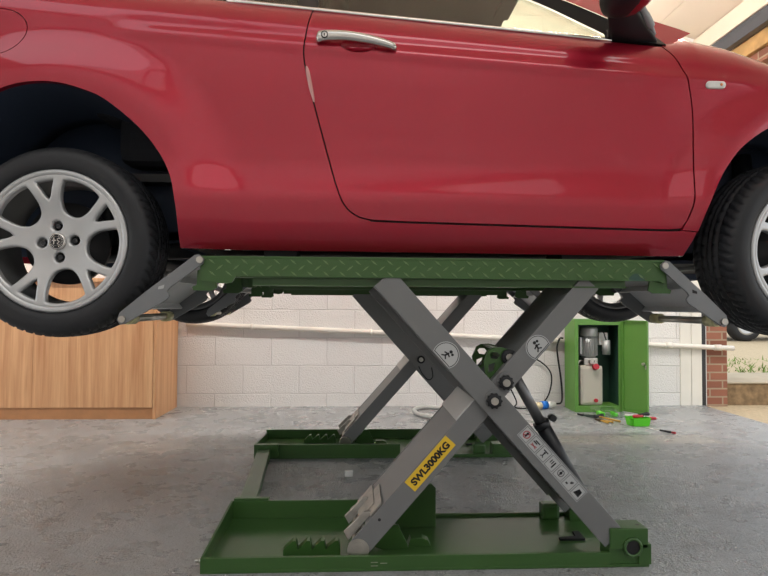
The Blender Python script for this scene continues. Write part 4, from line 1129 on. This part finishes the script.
b = MB(); b.ball((1.13, 2*YC+.085, 1.905), .072, .115, .085, 24, 14, .75); b.tube([(1.19, 2*YC-.06, 1.775), (1.15, 2*YC+.08, 1.88)], .025, 12); b.build('wing_mirror', RED, car)

# wheels
def rim_mesh(blind=False):
    """flat spoke pattern cut as a filled curve, then dished"""
    cu = bpy.data.curves.new('rim', 'CURVE'); cu.dimensions = '2D'; cu.fill_mode = 'BOTH'; cu.extrude = .006; cu.bevel_depth = .008; cu.bevel_resolution = 3; cu.offset = -.007
    def add(P):
        s_ = cu.splines.new('POLY'); s_.points.add(len(P)-1); s_.use_cyclic_u = True
        for i, p in enumerate(P): s_.points[i].co = (p[0], p[1], 0, 1)
    R0 = .214
    add([(R0*cos(2*pi*k/120), R0*sin(2*pi*k/120)) for k in range(120)])
    def pol(r, a): return (r*cos(a), r*sin(a))
    for k in range(5):
        a = radians(65+72*k)                              # big oval opening between spokes
        pts = []
        for (r, da) in ((.090, 0), (.094, .17), (.106, .30), (.132, .365), (.165, .355), (.188, .335), (.196, .30), (.199, .15), (.199, 0)): pts.append((r, da))
        full = [pol(r, a+d_) for r, d_ in pts]+[pol(r, a-d_) for r, d_ in pts[-2:0:-1]]
        add([p for p in spl(full+[full[0]], 3)[:-1]])
        a = radians(101+72*k)                             # small triangular opening in the fork
        full = [pol(.135, a), pol(.147, a+.06), pol(.170, a+.105), pol(.192, a+.140), pol(.196, a+.12), pol(.196, a), pol(.196, a-.12), pol(.192, a-.140), pol(.170, a-.105), pol(.147, a-.06)]
        add([p for p in spl(full+[full[0]], 3)[:-1]])
    for k in range(4):
        a = radians(95+90*k)
        add([(.051*cos(a)+.0165*cos(2*pi*j/24), .051*sin(a)+.0165*sin(2*pi*j/24)) for j in range(24)])
    tmp = bpy.data.objects.new('rim', cu); COL.objects.link(tmp); bpy.context.view_layer.update()
    me = bpy.data.meshes.new_from_object(tmp.evaluated_get(bpy.context.evaluated_depsgraph_get())); bpy.data.objects.remove(tmp)
    bm = bmesh.new(); bm.from_mesh(me); bpy.data.meshes.remove(me)
    bmesh.ops.remove_doubles(bm, verts=bm.verts[:], dist=1e-5)
    bmesh.ops.triangulate(bm, faces=[f for f in bm.faces if len(f.verts) > 4])
    for k in range(-26, 27):                              # fine grid so that the dish is smooth
        for no in ((1, 0, 0), (0, 1, 0)):
            bmesh.ops.bisect_plane(bm, geom=bm.verts[:]+bm.edges[:]+bm.faces[:], dist=1e-5, plane_co=(k*.0082*no[0], k*.0082*no[1], 0), plane_no=no)
    for v in bm.verts:
        x, y, z = v.co; r = sqrt(x*x+y*y)
        dish = .030-.022*sm(.06, .19, r)                  # hub set back, spokes run forward to the lip
        v.co = Vector((x, dish-z+.010, y))
    bmesh.ops.recalc_face_normals(bm, faces=bm.faces[:])
    return bm
def build_wheel():
    b = MB(); b.bm.free(); b.bm = rim_mesh()
    for f in b.bm.faces: f.smooth = True
    b.smooth = True
    # lip and barrel
    b.lathe([(.206, .016), (.209, .006), (.214, .001), (.222, .000), (.2275, .004), (.2275, .012), (.219, .020), (.212, .03), (.206, .03), (.206, .016)], (0, 0, 0), 'y', 96)
    b.lathe([(.055, .055), (.064, .048), (.070, .035)], (0, 0, 0), 'y', 40)
    w = b.build('wheel', ALLOY, None)
    MB().lathe([(.206, .0305), (.212, .031), (.212, .06), (.200, .09), (.200, .17), (.214, .185), (.227, .188), (.227, .198), (.219, .198), (.207, .185), (.194, .168), (.194, .09), (.203, .05), (.206, .0305)], (0, 0, 0), 'y', 96).build('barrel', BARREL, w)
    b = MB()
    prof = []
    def P(r, y): prof.append((r, y))
    for r, y in ((.2275, .014), (.229, .004), (.236, -.003), (.250, -.006), (.268, -.006), (.284, -.001), (.294, .008), (.300, .018)): P(r, y)
    side_n = len(prof)
    tread = [(.3035, .026), (.3055, .036), (.3065, .050), (.3070, .056), (.2995, .058), (.2995, .067), (.3075, .069), (.308, .080), (.308, .086), (.3005, .088), (.3005, .097), (.308, .099), (.308, .108), (.3005, .110), (.3005, .119), (.308, .121), (.3075, .130), (.3070, .137), (.2995, .139), (.2995, .148), (.3065, .150), (.3055, .164), (.3035, .176)]
    for r, y in tread: P(r, y)
    for r, y in ((.300, .184), (.294, .194), (.284, .203), (.268, .208), (.250, .208), (.236, .205), (.229, .198), (.2275, .188), (.222, .10)): P(r, y)
    seg = 384
    rings = []
    for i, (r, y) in enumerate(prof):
        ring = []
        shoulder = (side_n-1 <= i < side_n+4) or (side_n+len(tread)-4 <= i <= side_n+len(tread))
        mid = side_n+6 <= i < side_n+len(tread)-6
        for k in range(seg):
            rr = r
            if shoulder and (k+int((y if y < .1 else .2-y)*90)) % 6 == 0: rr -= .008
            if mid and r > .305 and (k+int(y*160)) % 8 == 0: rr -= .006
            a = 2*pi*k/seg; ring.append(b.bm.verts.new((rr*cos(a), y, rr*sin(a))))
        rings.append(ring)
    for A_, B_ in zip(rings, rings[1:]):
        for k in range(seg): b.bm.faces.new((A_[k], A_[(k+1) % seg], B_[(k+1) % seg], B_[k])).smooth = True
    A_, B_ = rings[-1], rings[0]
    for k in range(seg): b.bm.faces.new((A_[k], A_[(k+1) % seg], B_[(k+1) % seg], B_[k]))
    bmesh.ops.recalc_face_normals(b.bm, faces=b.bm.faces[:])
    b.build('tyre', TYRE, w)
    # centre cap with its round badge
    b = MB(); yb = .016
    b.smooth = True; b.lathe([(.0, yb), (.0235, yb), (.0265, yb+.002), (.028, yb+.008), (.028, yb+.03)], (0, 0, 0), 'y', 40)
    b.mi = 1; b.lathe([(.0150, yb-.0004), (.0222, yb-.0004)], (0, 0, 0), 'y', 40); b.lathe([(0, yb-.0002), (.0142, yb-.0002)], (0, 0, 0), 'y', 32)
    b.mi = 0; b.smooth = False
    def fl(P_): 
        f = b.bm.faces.new([b.bm.verts.new((x, yb-.0008, z)) for x, z in P_]); f.material_index = b.mi
    fl([(-.0092, -.010), (-.0058, -.010), (-.0058, .0115), (-.0092, .0105)]); fl([(-.0138, .0005), (-.0005, .0005), (-.0005, .004), (-.0138, .004)])
    sq = spl([(.009, -.010), (.003, -.008), (.007, -.004), (.010, -.001), (.004, .002), (.003, .006), (.008, .009), (.0105, .0065)], 4)
    for a, c in zip(sq, sq[1:]):
        a = Vector(a); c = Vector(c); e = (c-a).normalized(); n = Vector((-e.y, e.x))*.0013; fl([tuple(a+n), tuple(c+n), tuple(c-n), tuple(a-n)])
    for k in range(22):                                   # small raised letters round the ring
        a = 2*pi*k/22
        if k in (5, 6, 16, 17): continue
        c = Vector((.0186*cos(a), .0186*sin(a))); t_ = Vector((-sin(a), cos(a)))*.0012; r_ = Vector((cos(a), sin(a)))*.0018
        fl([tuple(c+t_+r_), tuple(c-t_+r_), tuple(c-t_-r_), tuple(c+t_-r_)])
    b.build('centre_cap', [SATIN, INK], w)
    b = MB(); 
    for k in range(4):
        a = radians(95+90*k); b.cyl((.050*cos(a), .034, .050*sin(a)), (.050*cos(a), .058, .050*sin(a)), .0085, 6)
    b.build('wheel_bolt', DARKM, w)
    b = MB(); b.lathe([(.0, .06), (.070, .06), (.075, .085), (.135, .088), (.135, .110), (.06, .110), (0, .112)], (0, 0, 0), 'y', 48); b.build('brake_disc', DARKM, w)
    return w
wh = build_wheel()
def place(w, x, y, z, rz, ry):
    w.parent = car; w.location = Vector((x, y, z))-Vector(car['_o']); w.rotation_mode = 'ZYX'; w.rotation_euler = (0, ry, rz)
place(wh, -.718, .012, 1.04, 0, 0)
for (x, y, z, rz, ry) in ((1.768, .022, 1.038, radians(8), .5), (-.718, 2*YC-.012, 1.035, pi, 1.0), (1.792, 2*YC-.022, 1.055, pi, 2.0)):
    c = wh.copy(); COL.objects.link(c)
    for ch in list(wh.children):
        d = ch.copy(); COL.objects.link(d); d.parent = c
    place(c, x, y, z, rz, ry)

# ------------------------------------------------------------------ plug, cables, hose
t = thing('power_plug', 'white and blue industrial plug lying on the floor by the wall', 'plug', (1.78, 2.87, 0))
p0, p1 = Vector((1.67, 2.80, .030)), Vector((1.90, 2.905, .030)); dd = p1-p0
MB().tube([p0+dd*t_ for t_ in (0, .1, .36)], [.018, .027, .029], 18).build('plug_body', mat('cream_plastic', srgb(232, 214, 176), .45), t)
MB().tube([p0+dd*t_ for t_ in (.361, .60)], .033, 20).build('collar', BLUE, t)
MB().tube([p0+dd*t_ for t_ in (.601, .72, .98, 1.0)], [.031, .030, .016, .010], 18).build('socket_body', WPLAS, t)
b = MB(); b.tube(spl([(1.902, 2.906, .031), (1.955, 2.925, .04), (1.968, 2.94, .12), (1.96, 2.95, .25), (1.93, 2.925, .40), (1.918, 2.915, .50), (1.945, 2.926, .572), (1.974, 2.928, .575)], 8), .0075, 10)
tag(b.build('mains_cable', BLACK, loc=(1.93, 2.95, 0)), 'black cable looping up the wall beside the green cabinet', 'cable')
b = MB(); b.tube(spl([(1.668, 2.795, .03), (1.60, 2.80, .012), (1.55, 2.88, .011), (1.58, 2.945, .05), (1.50, 2.965, .25), (1.55, 2.968, .40), (1.66, 2.968, .43), (1.80, 2.968, .37), (1.885, 2.968, .27), (1.87, 2.965, .12), (1.80, 2.955, .02), (1.72, 2.93, .012)], 8), .006, 10)
tag(b.build('extension_cable', BLACK, loc=(1.7, 2.95, 0)), 'thin black cable drooping along the wall behind the blue plug', 'cable')
b = MB(); b.tube(spl([(1.20, 2.2, .018), (1.02, 2.62, .018), (.90, 2.80, .018), (.78, 2.84, .018), (.70, 2.72, .018), (.72, 2.52, .018), (.80, 2.42, .018), (.95, 2.2, .018), (1.10, 1.95, .018)], 8), .016, 12)
tag(b.build('hydraulic_hose', HOSE, loc=(.9, 2.6, 0)), 'pale grey hose curled on the floor behind the lift', 'hose')
b = MB(); b.box(.185, .225, 1.01, 1.035, .001, .028, .002); b.box(.205, .21, 1.009, 1.012, .004, .022)
tag(b.build('cable_connector', WPLAS, loc=(.2, 1.02, 0)), 'small white plastic connector lying on the floor between the lift bases', 'connector')

# ------------------------------------------------------------------ tools on the floor by the cabinet
def rot(p, c, a): return (c[0]+p[0]*cos(a)-p[1]*sin(a), c[1]+p[0]*sin(a)+p[1]*cos(a), p[2])
# dark pliers
def pliers(c, a, grip, jaw, label, L=.17, group=None):
    t = thing('pliers', label, 'pliers', (c[0], c[1], 0), group)
    b = MB()
    for s_ in (1, -1): b.tube([rot((x, s_*y, .012), c, a) for x, y in ((-.005, .008), (-.04, .022), (-.08, .026), (-L*.68, .018))], [.005, .006, .0065, .006], 10)
    b.build('handle', grip, t)
    b = MB()
    for s_ in (1, -1):
        P_ = [rot((x, s_*y, 0), c, a) for x, y in ((-.004, .001), (.0, .014), (.02, .012), (.055, .003), (.055, .0006), (.0, .0006))]
        b.prism([(p[0], p[1]) for p in P_], .005, .018, 'z')
    b.cyl(rot((.006, 0, .004), c, a), rot((.006, 0, .022), c, a), .008, 14)
    b.build('jaws', jaw, t)
pliers((1.985, 2.52), 2.2, OLIVE, DARKM, 'dark green handled pliers on the floor just in front of the cabinet')
pliers((2.03, 2.31), 2.0, YTOOL, BRONZE, 'brown and yellow pincers on the floor between the dark pliers and the hammer', .13)
# claw hammer head / small hammer with yellow handle
t = thing('hammer', 'small hammer with a yellow handle beside the lime tray', 'hammer', (2.12, 2.30, 0))
b = MB(); b.tube([(2.055, 2.42, .018), (2.10, 2.34, .016), (2.145, 2.255, .014)], [.006, .007, .008], 12); b.build('handle', YTOOL, t)
b = MB(); b.tube([(2.02, 2.40, .022), (2.055, 2.42, .022), (2.095, 2.438, .022)], [.014, .011, .016], 12); b.build('head', DARKM, t)
# clear plastic case
t = thing('plastic_case', 'clear plastic case lying open on the floor before the green cabinet', 'case', (2.17, 2.52, 0))
b = MB(); b.box(2.08, 2.27, 2.46, 2.585, .001, .006); b.box(2.08, 2.27, 2.46, 2.463, .006, .045); b.box(2.08, 2.27, 2.582, 2.585, .006, .045); b.box(2.08, 2.083, 2.463, 2.582, .006, .045); b.box(2.267, 2.27, 2.463, 2.582, .006, .045); b.build('case_bottom', CLEAR, t)
b = MB(); b.hexa([(2.08, 2.587, .030), (2.27, 2.587, .030), (2.27, 2.589, .033), (2.08, 2.589, .033), (2.08, 2.66, .052), (2.27, 2.66, .052), (2.27, 2.662, .055), (2.08, 2.662, .055)]); b.build('case_lid', CLEAR, t)
b = MB(); b.box(2.10, 2.135, 2.48, 2.57, .0065, .035, .004); b.box(2.21, 2.235, 2.48, 2.57, .0065, .03, .004); b.build('divider', LIME, t)
# lime tray with tools
tx, ty = 2.245, 2.19
t = thing('tool_tray', 'lime green plastic tray holding red and black tools', 'tray', (tx, ty, 0))
def tray_ring(k, z, ins): return [(tx+sx*(.078*k-ins), ty+sy*(.055*k-ins), z) for sx, sy in ((-1, -1), (1, -1), (1, 1), (-1, 1))]
b = MB()
R4 = [tray_ring(.86, .001, 0), tray_ring(1, .058, 0), tray_ring(1, .058, .005), tray_ring(.86, .006, .005)]
V = [[b.bm.verts.new(p) for p in r_] for r_ in R4]
for A_, B_ in zip(V, V[1:]):
    for k in range(4): b.bm.faces.new((A_[k], A_[(k+1) % 4], B_[(k+1) % 4], B_[k]))
b.bm.faces.new(V[0][::-1]); b.bm.faces.new(V[3]); bmesh.ops.recalc_face_normals(b.bm, faces=b.bm.faces[:])
bmesh.ops.bevel(b.bm, geom=[e for e in b.bm.edges if abs((e.verts[0].co-e.verts[1].co).z) > .03], offset=.018, segments=3, affect='EDGES')
b.build('tray_body', LIME, t)
def driver(p0, p1, p2, hm, label, parts=('handle', 'shaft'), rh=.012, cat='screwdriver'):
    t = thing('screwdriver', label, cat, tuple(Vector(p0)), 'screwdrivers by the cabinet')
    p0, p1, p2 = Vector(p0), Vector(p1), Vector(p2)
    MB().tube([p0, p0.lerp(p1, .1), p0.lerp(p1, .5), p0.lerp(p1, .8), p1], [rh*.6, rh, rh*.9, rh*.65, rh*.8], 12).build('handle', hm, t)
    MB().tube([p1, p2], rh*.28, 8).build('shaft', STEEL, t)
    return t
driver((2.195, 2.16, .068), (2.27, 2.175, .066), (2.34, 2.185, .063), REDCAP, 'red screwdriver lying across the lime tray at its front', rh=.013)
driver((2.34, 2.215, .076), (2.26, 2.21, .068), (2.17, 2.205, .063), BLACK, 'black handled screwdriver lying across the lime tray at its back', rh=.014)
driver((2.47, 2.36, .014), (2.38, 2.375, .013), (2.27, 2.40, .005), REDCAP, 'red screwdriver on the floor behind the lime tray near the cabinet door', rh=.011)
t = driver((2.335, 1.915, .010), (2.295, 1.985, .0095), (2.215, 2.125, .005), BLACK, 'long thin red ended screwdriver alone on the floor before the lime tray', rh=.008)
p0 = Vector((2.337, 1.9115, .010)); MB().tube([p0, p0+Vector((.012, -.021, 0))], .0075, 12).build('handle_end', REDCAP, t)
b = MB(); b.hexa([(2.30, 2.50, .004), (2.46, 2.41, .004), (2.465, 2.425, .004), (2.305, 2.515, .004), (2.30, 2.50, .022), (2.46, 2.41, .022), (2.465, 2.425, .022), (2.305, 2.515, .022)], .002)
tag(b.build('white_strip', WPLAS, loc=(2.38, 2.46, 0)), 'white plastic strip on the floor behind the lime tray', 'strip')
b = MB()
for k, (x, y) in enumerate(((2.00, 2.49), (2.03, 2.46))): pass
b.bm.free()

# ------------------------------------------------------------------ parked car outside
def parked_car():
    gx, gy, gz = 9.2, 10.07, .17
    t = thing('parked_car', 'dark car parked on the gravel drive outside', 'car', (gx, gy, gz))
    prof = [(-2.0, .35), (-2.05, .6), (-1.95, .95), (-1.55, 1.05), (-.95, 1.45), (.5, 1.47), (1.2, 1.02), (1.95, .85), (2.05, .55), (2.0, .3)]
    b = MB(); b.prism([(gx+x, gz+z) for x, z in prof], gy-.85, gy+.85, 'y', bev=.06); b.build('body', CARPAINT, t)
    b = MB(); b.prism([(gx+x, gz+z) for x, z in ((-1.35, 1.03), (-.9, 1.38), (.45, 1.40), (1.02, 1.03))], gy-.856, gy+.856, 'y'); b.build('side_window', BPLAS, t)
    for x in (-1.25, 1.28):
        for s_ in (-1, 1):
            b = MB(); b.lathe([(.20, s_*.87), (.30, s_*.88), (.325, s_*.84), (.325, s_*.68), (.20, s_*.66)], (gx+x, gy, gz+.326), 'y', 36); w = b.build('wheel', TYRE, t)
            b = MB(); b.lathe([(0, s_*.865), (.06, s_*.875), (.16, s_*.86), (.20, s_*.872), (.20, s_*.80)], (gx+x, gy, gz+.326), 'y', 30); b.build('rim', ALLOY, w)
parked_car()

for o in bpy.data.objects:
    if '_o' in o: del o['_o']
